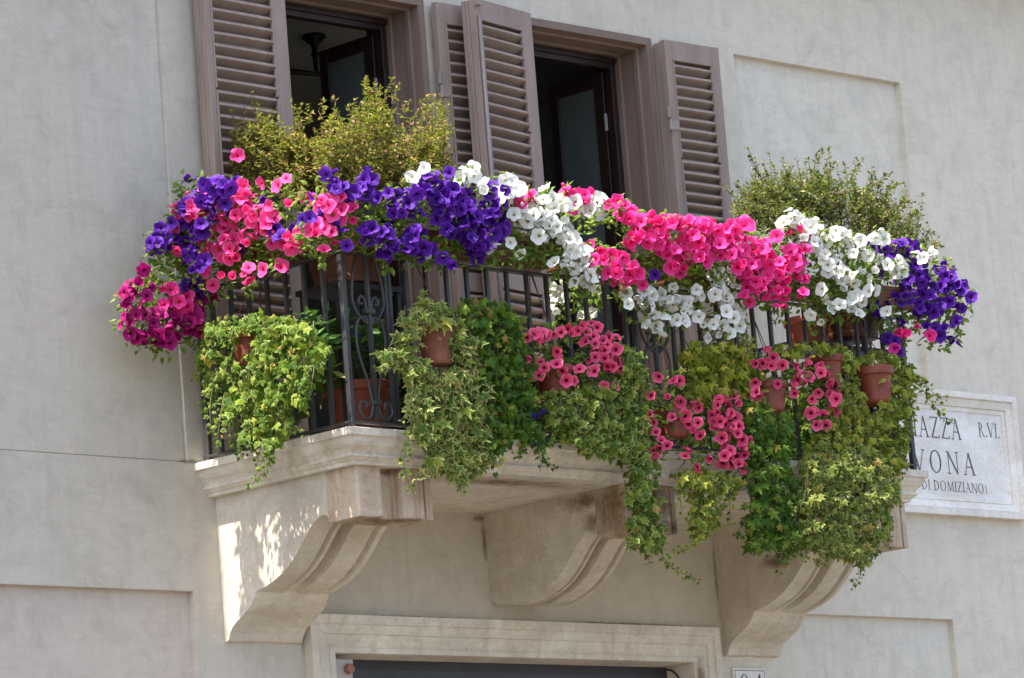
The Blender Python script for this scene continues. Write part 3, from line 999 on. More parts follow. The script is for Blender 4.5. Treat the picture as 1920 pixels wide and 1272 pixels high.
def trough(label, x0, x1, y0, y1, z, h, mat_):
    cx, cy = (x0 + x1) / 2, (y0 + y1) / 2
    t = thing('planter_trough', label, 'planter', (cx, cy, z), 'brown planter troughs along the railing')
    a, b = (x1 - x0) / 2, (y1 - y0) / 2
    p = MB()
    k = .93
    sec = [(k * .97, 0), (k, .006), (.97, h * .80), (1.03, h * .81), (1.05, h * .98), (1.03, h), (.97, h), (.95, h * .88)]
    rows = []
    for (s_, z_) in sec:
        o_ = (1 - s_) * min(a, b) * 1.3
        rows.append([(-a + o_, -b + o_, z_), (a - o_, -b + o_, z_), (a - o_, b - o_, z_), (-a + o_, b - o_, z_)])
    for r_ in rows:
        p.v.extend(r_)
    for i in range(len(sec) - 1):
        for j in range(4):
            j2 = (j + 1) % 4
            p.f.append((i * 4 + j, i * 4 + j2, i * 4 + 4 + j2, i * 4 + 4 + j))
    p.f.append((3, 2, 1, 0))
    p.build('trough_body', mat_, t, bevel=.006)
    q_ = MB()
    q_.add([(-a * .95, -b * .9, h * .9), (a * .95, -b * .9, h * .9), (a * .95, b * .9, h * .9), (-a * .95, b * .9, h * .9)], [(0, 1, 2, 3)])
    q_.build('soil', M['soil'], t)
    return t


trough('brown trough under the pink petunias on the left side railing', -2.615, -2.44, -1.10, -0.32, 6.335, .125, M['trough'])
trough('brown trough under the purple petunias beside the corner post', -2.44, -1.86, -1.315, -1.145, 6.335, .125, M['trough'])
trough('brown trough under the purple and white petunias over the pale ivy', -1.80, -0.93, -1.315, -1.145, 6.335, .125, M['trough'])
trough('brown trough under the leftmost bright pink petunias over the front railing', -0.87, -0.02, -1.315, -1.145, 6.335, .125, M['trough'])
trough('brown trough under the pink petunias beside the white cascade', 0.05, 0.88, -1.315, -1.145, 6.335, .125, M['trough'])
trough('brown trough under the white petunias at the right end of the railing', 0.95, 1.62, -1.315, -1.145, 6.335, .125, M['trough'])
trough('brown trough under the purple petunias at the right corner', 1.68, 2.22, -1.315, -1.145, 6.335, .125, M['trough'])


def px_pot(name, label, px, py, Y, r, h, mat_, side=False, hang=True, **kw):
    p = atx(px, py, Y) if side else at(px, py, Y)
    hg = None
    if hang:
        hg = (RX0, p[1], RZ) if side else (p[0], RY, RZ)
    return round_pot(name, label, p[0], p[1], p[2], r, h, mat_, hg, **kw)


px_pot('flower_pot', 'bright terracotta pot with light green ivy on the left side railing', 467, 624, -2.63, .115, .20, M['terracotta'], True, True)
px_pot('flower_pot', 'dull terracotta pot wrapped in cream variegated ivy by the corner scroll', 815, 612, -1.34, .105, .22, M['terracotta_dull'])
px_pot('flower_pot', 'ribbed terracotta pot under pink petunias hanging left of centre', 1037, 688, -1.33, .11, .16, M['terracotta'])
px_pot('flower_pot', 'shadowed terracotta pot under the lowest pink petunias', 1258, 768, -1.33, .11, .17, M['terracotta'])
px_pot('flower_pot', 'terracotta pot under pink petunias between the two trailing ivies', 1440, 718, -1.33, .11, .18, M['terracotta'])
px_pot('flower_pot', 'upright terracotta pot with small leaved ivy near the right end', 1546, 668, -1.33, .105, .2, M['terracotta'])
px_pot('flower_pot', 'terracotta pot with pale ivy at the right corner of the railing', 1638, 690, -1.34, .115, .23, M['terracotta'])
px_pot('flower_pot', 'terracotta pot standing on the balcony floor with glossy shrub', 668, 722, -0.93, .19, .24, M['terracotta'], False, False, group='pots standing on the balcony')
px_pot('flower_pot', 'large brown pot of the yellowish bush behind the corner post', 648, 440, -0.93, .25, .30, M['trough'], False, False, group='pots standing on the balcony')
px_pot('flower_pot', 'brown pot of the green bush behind the right railing bars', 1590, 560, -0.93, .22, .27, M['trough'], False, False, group='pots standing on the balcony')
px_pot('flower_pot', 'small brown pot behind the bars under the white petunias', 1512, 598, -0.90, .14, .20, M['terracotta'], False, False, group='pots standing on the balcony')
st_ = MB()
for (px_, py_, w_) in ((648, 440, .25), (1560, 575, .38)):
    p = at(px_, py_, -0.93)
    zt_ = p[2] - .31 if px_ < 1000 else p[2] - .28
    st_ = MB()
    st_.box(-w_, w_, -.17, .17, -.03, 0)
    for sx in (-1, 1):
        for sy in (-1, 1):
            st_.box(sx * w_ * .9 - .012, sx * w_ * .9 + .012, sy * .14 - .012, sy * .14 + .012, ZT - zt_ + .001, -.03)
    sd_ = thing('plant_stand', 'black metal plant stand behind the corner post' if px_ < 1000 else 'black metal plant stand behind the right railing bars', 'plant stand', (p[0], p[1], zt_))
    st_.build('stand_frame', M['black'], sd_)

# ------------------------------------------------------------------ leaves and flowers
def leaf_shape(outline, centre, cz=0.10, droop=0.25):
    """fan of triangles; outline goes round from the leaf stalk; 'e' = 0 at the middle, 1 at the margin"""
    V = [(centre[0], centre[1], cz)]
    E = [0.0]
    for (x_, y_) in outline:
        V.append((x_, y_, -droop * (abs(x_) * .9 + max(0, y_ - centre[1]) ** 2 * .8)))
        E.append(1.0)
    n = len(outline)
    Fc = [(0, 1 + i, 1 + (i + 1) % n) for i in range(n)]
    return np.array(V), Fc, np.array(E)


def mirror_out(half):
    return half + [(-x_, y_) for (x_, y_) in reversed(half) if abs(x_) > 1e-6]


SH = {}
SH['ivy'] = [leaf_shape(mirror_out([(0, 0), (.2, -.13), (.44, -.10), (.36, .14), (.54, .42), (.22, .50), (.10, .78), (0, 1.0)]), (0, .30), .09, .3),
             leaf_shape(mirror_out([(0, 0), (.24, -.10), (.42, .02), (.34, .22), (.46, .44), (.22, .55), (0, .95)]), (0, .30), .06, .4)]
SH['ivy_sharp'] = [leaf_shape(mirror_out([(0, 0), (.16, -.16), (.46, -.18), (.30, .12), (.62, .40), (.20, .44), (.08, .76), (0, 1.08)]), (0, .26), .08, .3),
                   leaf_shape(mirror_out([(0, 0), (.2, -.12), (.40, -.08), (.26, .16), (.52, .48), (.17, .48), (0, 1.05)]), (0, .27), .12, .25)]
SH['ivy_round'] = [leaf_shape(mirror_out([(0, 0), (.25, -.12), (.48, .0), (.47, .25), (.50, .45), (.28, .62), (0, .85)]), (0, .32), .07, .3),
                   leaf_shape(mirror_out([(0, 0), (.22, -.12), (.44, .05), (.40, .35), (.22, .62), (0, .8)]), (0, .3), .05, .4)]
SH['ovate'] = [leaf_shape(mirror_out([(0, 0), (.2, .15), (.26, .42), (.16, .75), (0, 1)]), (0, .45), .05, .35)]
SH['lance'] = [leaf_shape(mirror_out([(0, 0), (.12, .2), (.17, .5), (.09, .8), (0, 1)]), (0, .5), -.05, -.2)]
SH['small'] = [(np.array([(0, 0, 0), (.26, .45, .07), (0, 1, -.05), (-.26, .45, .07)]), [(0, 1, 2), (0, 2, 3)], np.array([0.2, 1, .2, 1]))]

LM = {}
LM['ivy_light'] = leaf_mat('light_green_ivy', [(0.0, (0.028, 0.070, 0.010)), (0.4, (0.072, 0.140, 0.018)), (0.75, (0.12, 0.19, 0.028)), (1.0, (0.23, 0.29, 0.06))], (0.30, 0.36, 0.12), .92, .35, .55, .14)
LM['ivy_var'] = leaf_mat('variegated_ivy', [(0.0, (0.040, 0.085, 0.024)), (0.5, (0.080, 0.14, 0.034)), (0.8, (0.13, 0.19, 0.04)), (1.0, (0.22, 0.27, 0.06))], (0.40, 0.39, 0.16), .77, .3, .55, .14)
LM['ivy_dark'] = leaf_mat('dark_green_ivy', [(0.0, (0.016, 0.050, 0.008)), (0.5, (0.040, 0.100, 0.012)), (0.85, (0.085, 0.16, 0.02)), (1.0, (0.16, 0.23, 0.04))], None, .7, .3, .55, .14)
LM['ivy_mid'] = leaf_mat('mottled_ivy', [(0.0, (0.032, 0.070, 0.014)), (0.5, (0.070, 0.125, 0.020)), (1.0, (0.15, 0.20, 0.035))], (0.30, 0.33, 0.12), .85, .3, .55, .14)
LM['ivy_yellow'] = leaf_mat('yellow_green_ivy', [(0.0, (0.070, 0.095, 0.010)), (0.5, (0.15, 0.185, 0.018)), (0.85, (0.25, 0.27, 0.035)), (1.0, (0.36, 0.35, 0.07))], None, .7, .35, .55, .14)
LM['ivy_olive'] = leaf_mat('olive_ivy', [(0.0, (0.045, 0.075, 0.010)), (0.5, (0.11, 0.15, 0.016)), (0.8, (0.18, 0.22, 0.025)), (1.0, (0.29, 0.30, 0.05))], (0.34, 0.36, 0.11), .9, .32, .55, .14)
LM['ivy_fine'] = leaf_mat('fine_ivy', [(0.0, (0.040, 0.080, 0.018)), (0.5, (0.085, 0.135, 0.026)), (0.8, (0.14, 0.19, 0.035)), (1.0, (0.22, 0.25, 0.06))], (0.33, 0.34, 0.13), .8, .3, .55, .14)
LM['petunia'] = leaf_mat('petunia_leaf', [(0.0, (0.060, 0.115, 0.014)), (0.5, (0.12, 0.20, 0.022)), (1.0, (0.24, 0.33, 0.05))], None, .7, .4, .5, .2)
LM['bush_y'] = leaf_mat('yellow_bush_leaf', [(0.0, (0.040, 0.065, 0.012)), (0.25, (0.12, 0.13, 0.018)), (0.5, (0.27, 0.235, 0.026)), (0.68, (0.38, 0.31, 0.055)), (0.82, (0.36, 0.19, 0.09)), (1.0, (0.25, 0.10, 0.065))], None, .7, .3, .5, .2)
LM['bush_g'] = leaf_mat('green_bush_leaf', [(0.0, (0.018, 0.038, 0.012)), (0.4, (0.060, 0.080, 0.020)), (0.7, (0.15, 0.145, 0.032)), (0.87, (0.27, 0.22, 0.06)), (1.0, (0.17, 0.085, 0.05))], None, .7, .25, .45, .28)
LM['laurel'] = leaf_mat('glossy_shrub_leaf', [(0.0, (0.022, 0.075, 0.012)), (0.6, (0.055, 0.15, 0.020)), (1.0, (0.14, 0.28, 0.035))], None, .7, .2, .42, .3)

PM = {}
PM['pink'] = petal_mat('hot_pink_petal', (0.42, 0.004, 0.05), (0.78, 0.012, 0.11), (0.86, 0.032, 0.25), (0.87, 0.055, 0.33), (0.88, 0.13, 0.48), .35, .12)
PM['coral'] = petal_mat('light_pink_petal', (0.45, 0.006, 0.05), (0.82, 0.02, 0.12), (0.87, 0.055, 0.27), (0.88, 0.085, 0.33), (0.88, 0.18, 0.50), .35, .12)
PM['rose'] = petal_mat('rose_petal_with_dark_throat', (0.045, 0.0, 0.012), (0.42, 0.008, 0.06), (0.80, 0.075, 0.19), (0.80, 0.11, 0.25), (0.86, 0.24, 0.38), .28, .17)
PM['magenta'] = petal_mat('magenta_petal', (0.04, 0.0, 0.02), (0.26, 0.0, 0.10), (0.36, 0.008, 0.17), (0.46, 0.010, 0.15), (0.48, 0.03, 0.27), .35, .13)
PM['purple'] = petal_mat('purple_petal', (0.014, 0.001, 0.05), (0.04, 0.004, 0.14), (0.070, 0.008, 0.26), (0.115, 0.016, 0.36), (0.19, 0.045, 0.50), .3, .10)
PM['white'] = petal_mat('white_petal', (0.38, 0.36, 0.16), (0.66, 0.68, 0.50), (0.84, 0.85, 0.83), (0.86, 0.86, 0.84), None, .3, .12)
PM['lobelia'] = petal_mat('blue_violet_petal', (0.05, 0.02, 0.2), (0.07, 0.03, 0.3), (0.09, 0.05, 0.38), (0.12, 0.06, 0.42))


def flower_shape(seed):
    rg = random.Random(seed)
    n = 20
    V, Fc, E = [], [], []
    rings = [(.06, -.85, .0), (.10, -.36, .07), (.17, -.13, .14), (.56, .02, .5), (1.0, .05, 1.0)]
    ph = rg.uniform(0, 6.28)
    cup = rg.uniform(-.22, .30) if seed < 7 else rg.uniform(.75, 1.0)
    lob = [rg.uniform(.88, 1.08) for _ in range(5)]
    tilt = [rg.uniform(-.34, .22) for _ in range(5)]
    for ri, (r_, z_, e_) in enumerate(rings):
        for k_ in range(n):
            a_ = 2 * math.pi * k_ / n
            li = int(((a_ / (2 * math.pi)) * 5) % 5)
            fr_ = ((a_ / (2 * math.pi)) * 5) % 1.0
            notch = abs(math.cos(math.pi * fr_)) ** 3          # 1 between two lobes
            rr, zz = r_, z_
            if ri == 4:
                rr = r_ * (lob[li] - .17 * notch) * (1 if seed < 7 else .66)
                zz = z_ + cup * .6 + tilt[li] * (1 - notch) + rg.uniform(-.085, .085) + .07 * notch
            elif ri == 3:
                rr = r_ * (1 - .05 * notch)
                zz = z_ + cup * .25 + .05 * notch + rg.uniform(-.012, .012)
            V.append((rr * math.cos(a_), rr * math.sin(a_), zz))
            E.append(e_)
    for ri in range(len(rings) - 1):
        for k_ in range(n):
            k2 = (k_ + 1) % n
            Fc.append((ri * n + k_, ri * n + k2, (ri + 1) * n + k2, (ri + 1) * n + k_))
    return np.array(V), Fc, np.array(E)


def shape_mesh(name, shp, mat_, smooth=True):
    mb = MB()
    mb.v = [tuple(p) for p in shp[0]]
    mb.f = list(shp[1])
    mb.e = list(shp[2])
    return mb.mesh(name, mat_, smooth)


FLOW = {k: [shape_mesh('flower', flower_shape(s_), PM[k]) for s_ in range(9)] for k in PM}
_leafcache = {}


def leaf_meshes(kind, mk):
    if (kind, mk) not in _leafcache:
        _leafcache[(kind, mk)] = [shape_mesh('leaf', s_, LM[mk], False) for s_ in SH[kind]]
    return _leafcache[(kind, mk)]


def frame(nrm, tip):
    n_ = nrm / (np.linalg.norm(nrm) + 1e-9)
    t_ = tip - n_ * (tip @ n_)
    l = np.linalg.norm(t_)
    if l < 1e-4:
        t_ = np.cross(n_, [1, 0, 0.3])
        l = np.linalg.norm(t_)
    t_ /= l
    return np.cross(t_, n_), t_, n_          # local x, y (to the tip), z (face)


def mat4(p, xa, ya, za, s_):
    return Matrix(((xa[0] * s_, ya[0] * s_, za[0] * s_, p[0]), (xa[1] * s_, ya[1] * s_, za[1] * s_, p[1]), (xa[2] * s_, ya[2] * s_, za[2] * s_, p[2]), (0, 0, 0, 1)))


def joined(name, items, kind, mk, parent, smooth=False):
    """items = list of (p, xa, ya, za, size): one mesh of many leaves, kind stuff"""
    if not items:
        return None
    base = np.array(parent.location) if parent is not None else np.zeros(3)
    Vs, Fs, Es, Rn = [], [], [], []
    b = 0
    shapes = SH[kind]
    for it in items:
        V, Fc, E_ = shapes[random.randrange(len(shapes))]
        p, xa, ya, za, s_ = it
        Vs.append((V[:, :1] * xa + V[:, 1:2] * ya + V[:, 2:3] * za) * s_ + (p - base))
        Fs.extend([tuple(b + i for i in q_) for q_ in Fc])
        Es.append(E_)
        Rn.append(np.full(len(V), random.random()))
        b += len(V)
    me = bpy.data.meshes.new(name)
    me.from_pydata(np.concatenate(Vs).tolist(), [], Fs)
    for nm, ar in (('e', Es), ('rnd', Rn)):
        a_ = me.attributes.new(nm, 'FLOAT', 'POINT')
        a_.data.foreach_set('value', np.concatenate(ar).astype(np.float32))
    me.materials.append(LM[mk])
    me.update()
    o = link(name, me, parent)
    o['kind'] = 'stuff'
    return o


def singles(items, meshes, name, parent):
    base = Vector(parent.location)
    for (p, xa, ya, za, s_) in items:
        o = link(name, random.choice(meshes), parent)
        o.matrix_parent_inverse = Matrix.Translation(-base)
        o.matrix_basis = mat4(p, xa, ya, za, s_)


def rvec(s_=1.0):
    return rng.normal(0, s_, 3)


UP = np.array([0, 0, 1.0])


def locate(surf, px, py, bulge):
    """surf: ('Y', y) front plane, ('S', x, ymax) left side wrapping to the wall, ('B', x, y) bush inside the corner"""
    if surf[0] == 'Y':
        return at(px, py, surf[1] - bulge)
    if surf[0] == 'S':
        p = atx(px, py, surf[1] - bulge)
        return p if p[1] < surf[2] else at(px, py, surf[2] - bulge * .5)
    p = atx(px, py, surf[1] - bulge * .3)
    return p if p[1] > surf[2] else at(px, py, surf[2] - bulge)


def sample_blob(cx, cy, rx, ry, n, taken, mind, rmax=1.0):
    out_ = []
    for _ in range(n):
        best = None
        for _t in range(25):
            a_ = random.uniform(0, 2 * math.pi)
            r_ = math.sqrt(random.random()) * rmax
            px, py = cx + rx * r_ * math.cos(a_), cy + ry * r_ * math.sin(a_)
            d_ = min([(px - q_[0]) ** 2 + (py - q_[1]) ** 2 for q_ in taken] or [1e9])
            if best is None or d_ > best[0]:
                best = (d_, px, py, r_ * math.cos(a_), r_ * math.sin(a_))
            if d_ > mind * mind:
                break
        taken.append((best[1], best[2]))
        out_.append(best[1:])
    return out_


def bud_shape():
    n = 8
    V, Fc, E = [], [], []
    for (r_, z_, e_) in ((.05, -1.0, .0), (.10, -.55, .4), (.17, -.1, .7), (.24, .22, .9), (.15, .42, 1.0), (.03, .5, .6)):
        for k_ in range(n):
            a_ = 2 * math.pi * k_ / n + z_ * .8
            V.append((r_ * (1 + .25 * (k_ % 2)) * math.cos(a_), r_ * (1 + .25 * (k_ % 2)) * math.sin(a_), z_))
            E.append(e_)
    for ri in range(5):
        for k_ in range(n):
            k2 = (k_ + 1) % n
            Fc.append((ri * n + k_, ri * n + k2, (ri + 1) * n + k2, (ri + 1) * n + k_))
    Fc.append(tuple(range(5 * n, 6 * n)))
    return np.array(V), Fc, np.array(E)


BUD = {k: [shape_mesh('bud', bud_shape(), PM[k])] for k in PM}


def petunia(label, surf, blobs, size=.0445, bulge=.13, leaf_density=1.0, green=(), stray=(None, 0), cat='petunia', group='petunias along the balcony railing', leafsize=.042):
    """blobs = (colour, cx, cy, rx, ry, n)"""
    all_c = np.array([(b[1], b[2]) for b in blobs], float)
    c0 = all_c.mean(0)
    root_p = locate(surf, c0[0], c0[1], 0)
    t = thing('petunia_plant', label, cat, tuple(root_p), group)
    taken = []
    flowers = {}
    leaves, back = [], []
    for (colr, cx, cy, rx, ry, n) in blobs:
        n_ = n + (1 if n > 2 and random.random() < .65 else 0)
        for (px, py, u_, v_) in sample_blob(cx, cy, rx, ry, n_, taken, 17 * size / .047):
            d2 = min(1, u_ * u_ + v_ * v_)
            hh = math.sqrt(1 - d2)
            # the whole plant bulges, every clump a little more
            p = locate(surf, px, py, bulge * (.45 + .55 * hh) + random.uniform(0, .03))
            nrm = CR * u_ * .75 - CU * v_ * .65 - CF * (.85 + .3 * hh) + UP * .30 + np.array([-.25, 0, 0]) + rvec(.40 if random.random() < .72 else .85)
            s_ = size * random.uniform(.82, 1.16)
            fr_ = frame(nrm, rvec())
            flowers.setdefault(stray[0] if random.random() < stray[1] and n > 1 else colr, []).append((p, *fr_, s_))
        if size > .042 and random.random() < .6:
            for _ in range(9):
                px, py = cx + rx * random.uniform(-1, 1), cy + ry + random.uniform(2, 24)
                leaves.append((locate(surf, px, py, bulge * .5 - random.uniform(-.02, .05)), *frame(-CF * .7 + UP * .5 + rvec(.45), -UP * .7 + rvec(.5)), leafsize * random.uniform(.6, 1.25)))
        area = math.pi * (rx + 6) * (ry + 6)
        for _ in range(int(area / 52 * leaf_density)):
            a_, r_ = random.uniform(0, 6.283), math.sqrt(random.random()) * 1.12
            px, py = cx + (rx + 5) * r_ * math.cos(a_), cy + (ry + 5) * r_ * math.sin(a_)
            hh = math.sqrt(max(0, 1 - min(1, r_ * r_)))
            p = locate(surf, px, py, bulge * (.45 + .55 * hh) - random.uniform(.005, .11))
            nrm = -CF * .6 + UP * .7 + CR * math.cos(a_) * r_ * .5 + rvec(.45)
            leaves.append((p, *frame(nrm, CR * math.cos(a_) - CU * math.sin(a_) * .6 + rvec(.6)), leafsize * random.uniform(.6, 1.25)))
    for (cx, cy, rx, ry, n) in green:
        for _ in range(n):
            a_, r_ = random.uniform(0, 6.283), math.sqrt(random.random())
            px, py = cx + rx * r_ * math.cos(a_), cy + ry * r_ * math.sin(a_)
            hh = math.sqrt(max(0, 1 - r_ * r_))
            p = locate(surf, px, py, bulge * (.2 + .55 * hh) - random.uniform(.0, .1))
            nrm = -CF * .6 + UP * .7 + rvec(.45)
            leaves.append((p, *frame(nrm, CR * math.cos(a_) - CU * math.sin(a_) + rvec(.6)), leafsize * random.uniform(.6, 1.3)))
    for colr, items in flowers.items():
        singles(items, FLOW[colr], 'flower', t)
        buds = []
        for it in items:
            if random.random() < .13:
                p = it[0] + CR * random.uniform(-.05, .05) + CU * random.uniform(-.05, .05) - it[3] * .01
                buds.append((p, *frame(-CF * .4 + UP * random.uniform(-.5, .6) + CR * random.uniform(-1, 1), rvec()), it[4] * random.uniform(.75, 1.0)))
        singles(buds, BUD[colr], 'bud', t)
    joined('foliage', leaves, 'ovate', 'petunia', t)
    # stalks from the heart of the plant to the blooms, and the tubes' green calyces
    stm = MB()
    base = Vector(root_p)
    for colr, items in flowers.items():
        for (p, xa, ya, za, s_) in items:
            e_ = p - za * s_ * 1.0
            q2 = e_ - za * .03 + np.array([0, .05, -.03])
            stm.tube([Vector(e_) - base, Vector(e_ - za * .022) - base, Vector(q2) - base], .0055, 4, .0025, caps=False)
    o = stm.build('stems', M['stem'], t)
    o['kind'] = 'stuff'
    return t


SIDE = ('S', -2.66, -0.24)
NEARWALL = ('Y', -0.20)
FRONT = ('Y', -1.31)

petunia('magenta petunias hanging lowest at the far left beside the wall', NEARWALL, [
    ('magenta', 258, 556, 32, 26, 9), ('magenta', 262, 600, 36, 30, 9), ('magenta', 310, 612, 34, 26, 7), ('magenta', 300, 632, 45, 14, 6), ('magenta', 272, 508, 5, 5, 1),
    ('pink', 316, 540, 12, 10, 2), ('pink', 338, 566, 22, 16, 4), ('pink', 318, 580, 16, 16, 3), ('magenta', 352, 590, 24, 34, 8), ('magenta', 372, 612, 10, 20, 2), ('purple', 358, 545, 16, 22, 3), ('magenta', 390, 548, 12, 20, 3)],
    green=[(318, 515, 36, 28, 60), (345, 500, 30, 25, 40), (300, 545, 35, 20, 30)], size=.044, bulge=.10)
petunia('purple petunias spilling round the left end of the side railing', SIDE, [
    ('purple', 345, 336, 8, 7, 1), ('purple', 378, 345, 12, 10, 1), ('purple', 405, 352, 34, 14, 7), ('purple', 395, 375, 34, 18, 8), ('purple', 355, 392, 30, 20, 6), ('purple', 340, 412, 24, 18, 4), ('purple', 372, 420, 26, 18, 5),
    ('purple', 312, 440, 20, 16, 4), ('purple', 290, 458, 16, 12, 3), ('purple', 330, 455, 20, 18, 4), ('purple', 352, 470, 22, 26, 6), ('purple', 372, 497, 20, 14, 3), ('coral', 336, 412, 12, 12, 2), ('coral', 378, 361, 8, 6, 1), ('coral', 362, 405, 10, 8, 1), ('coral', 373, 466, 12, 12, 2), ('coral', 282, 462, 5, 5, 1), ('magenta', 366, 536, 10, 10, 1)],
    green=[(360, 350, 30, 20, 25), (330, 480, 40, 30, 50), (345, 372, 30, 25, 25)], bulge=.22, stray=('coral', .24))
petunia('light pink petunias over the trough on the left side railing', SIDE, [
    ('coral', 445, 291, 3, 3, 1), ('coral', 452, 358, 16, 10, 3), ('coral', 456, 376, 20, 12, 4), ('coral', 414, 390, 16, 14, 4), ('coral', 412, 415, 14, 14, 3), ('coral', 442, 406, 18, 16, 4), ('coral', 472, 402, 22, 18, 6), ('coral', 497, 392, 16, 10, 2), ('coral', 500, 418, 20, 16, 5),
    ('coral', 425, 457, 20, 18, 5), ('coral', 462, 452, 14, 18, 3), ('coral', 430, 478, 18, 10, 3), ('coral', 398, 448, 6, 6, 1), ('coral', 512, 445, 14, 12, 2), ('coral', 542, 445, 20, 16, 5), ('coral', 576, 440, 18, 16, 4), ('coral', 466, 504, 8, 12, 2), ('coral', 495, 509, 4, 4, 1), ('coral', 525, 499, 4, 7, 1),
    ('coral', 426, 524, 16, 8, 2), ('coral', 465, 522, 10, 6, 1), ('coral', 492, 346, 4, 3, 1), ('coral', 519, 346, 4, 4, 1), ('coral', 540, 335, 6, 3, 1), ('coral', 545, 379, 5, 5, 1), ('coral', 576, 370, 14, 5, 3), ('purple', 490, 371, 5, 5, 1), ('purple', 445, 345, 6, 4, 1), ('coral', 395, 530, 8, 10, 1), ('coral', 545, 460, 8, 6, 1)],
    stray=('purple', .10), green=[(450, 480, 40, 20, 60), (530, 466, 45, 16, 60), (420, 500, 25, 20, 40), (500, 375, 70, 25, 70), (470, 480, 60, 20, 40), (560, 400, 40, 30, 40)], bulge=.12)
petunia('light pink and purple petunias mixed at the front left corner', FRONT, [
    ('coral', 608, 382, 18, 10, 3), ('coral', 622, 400, 20, 16, 5), ('coral', 590, 432, 18, 14, 3), ('coral', 658, 392, 8, 8, 1), ('coral', 657, 412, 6, 6, 1), ('coral', 622, 442, 8, 16, 2), ('coral', 604, 466, 5, 5, 1), ('coral', 632, 370, 10, 6, 1), ('purple', 575, 412, 10, 8, 2), ('purple', 608, 403, 4, 4, 1), ('purple', 636, 428, 10, 10, 2),
    ('purple', 618, 326, 10, 6, 2), ('purple', 634, 350, 14, 8, 3), ('purple', 642, 370, 12, 10, 2), ('purple', 652, 460, 8, 6, 1)],
    green=[(600, 450, 40, 14, 50), (650, 448, 25, 14, 30), (600, 370, 50, 30, 70), (640, 400, 30, 40, 50)], bulge=.13)
petunia('deep purple petunias over the trough left of the white ones', FRONT, [
    ('purple', 690, 335, 14, 9, 3), ('purple', 675, 357, 16, 10, 3), ('purple', 710, 372, 8, 7, 1), ('purple', 734, 365, 12, 9, 2), ('purple', 752, 378, 18, 12, 4), ('purple', 745, 395, 14, 10, 2), ('purple', 780, 398, 10, 12, 2), ('purple', 695, 436, 18, 14, 4), ('purple', 722, 442, 16, 16, 4), ('purple', 725, 468, 12, 16, 3), ('purple', 780, 362, 12, 8, 2),
    ('purple', 805, 335, 16, 9, 3), ('purple', 840, 328, 5, 5, 1), ('purple', 808, 356, 20, 12, 5), ('purple', 850, 358, 26, 9, 5), ('purple', 835, 378, 30, 14, 7), ('purple', 828, 398, 16, 16, 4), ('purple', 866, 390, 24, 16, 6), ('purple', 885, 412, 28, 20, 8), ('purple', 920, 402, 22, 22, 6), ('purple', 935, 420, 16, 20, 4), ('purple', 915, 440, 24, 16, 5), ('purple', 866, 424, 20, 12, 4), ('purple', 845, 430, 12, 10, 2), ('purple', 882, 444, 16, 14, 4),
    ('purple', 900, 464, 24, 10, 5), ('purple', 778, 440, 16, 12, 3), ('purple', 770, 462, 18, 12, 4), ('purple', 795, 470, 12, 16, 3), ('purple', 828, 481, 5, 8, 1), ('purple', 853, 497, 6, 5, 1), ('purple', 890, 478, 10, 8, 1), ('purple', 916, 358, 8, 10, 2), ('purple', 933, 388, 8, 16, 2), ('purple', 950, 350, 12, 12, 2), ('purple', 960, 378, 6, 10, 1),
    ('white', 798, 322, 6, 8, 2), ('white', 770, 330, 4, 3, 1)],
    green=[(700, 458, 45, 18, 60), (790, 466, 50, 18, 70), (880, 474, 50, 18, 70), (760, 400, 50, 40, 90), (860, 460, 70, 25, 70), (720, 400, 40, 30, 60), (800, 430, 60, 30, 70)], bulge=.17, stray=('white', .02))
petunia('white petunias cascading over the trough end beside the purple ones', FRONT, [
    ('white', 884, 326, 16, 12, 4), ('white', 868, 336, 6, 5, 1), ('white', 912, 356, 12, 14, 2), ('white', 950, 340, 12, 10, 3), ('white', 972, 354, 16, 8, 4), ('white', 940, 368, 20, 12, 4), ('white', 1022, 357, 5, 4, 1), ('white', 1018, 374, 18, 8, 4), ('white', 1045, 384, 14, 10, 3), ('coral', 996, 371, 8, 6, 2), ('coral', 978, 382, 5, 4, 1), ('white', 965, 408, 10, 10, 2),
    ('white', 992, 405, 22, 14, 6), ('white', 1025, 415, 18, 14, 5), ('white', 1048, 430, 18, 16, 5), ('white', 1015, 440, 14, 10, 3), ('white', 1065, 450, 18, 14, 5), ('white', 1075, 472, 16, 14, 4), ('white', 1095, 475, 12, 14, 3), ('white', 1045, 496, 10, 10, 2), ('white', 1068, 500, 12, 8, 2), ('white', 1098, 500, 10, 14, 3), ('white', 1106, 522, 12, 14, 4), ('white', 1085, 530, 8, 8, 1), ('white', 957, 452, 4, 4, 1), ('white', 976, 470, 6, 6, 1)],
    green=[(960, 478, 45, 16, 70), (1020, 484, 40, 16, 60), (975, 375, 40, 25, 60), (1000, 430, 35, 25, 60), (1015, 470, 45, 20, 60), (1080, 420, 25, 30, 30)], bulge=.18)
petunia('small clump of mixed pink and white petunias behind the front row', ('Y', -1.10), [
    ('pink', 1070, 366, 18, 10, 4), ('pink', 1095, 368, 16, 8, 3), ('white', 1080, 378, 16, 10, 3), ('white', 1115, 380, 20, 12, 6), ('white', 1112, 396, 18, 10, 4), ('pink', 1078, 390, 8, 8, 1)],
    green=[(1100, 405, 40, 20, 50)], bulge=.15)
petunia('white petunias glimpsed behind the bars under the white cascade', ('Y', -0.98), [
    ('white', 1050, 545, 14, 18, 5), ('white', 1100, 590, 14, 8, 2), ('white', 1046, 575, 10, 14, 2), ('white', 1130, 545, 10, 10, 1)],
    green=[(1080, 560, 55, 40, 160)], bulge=.1)
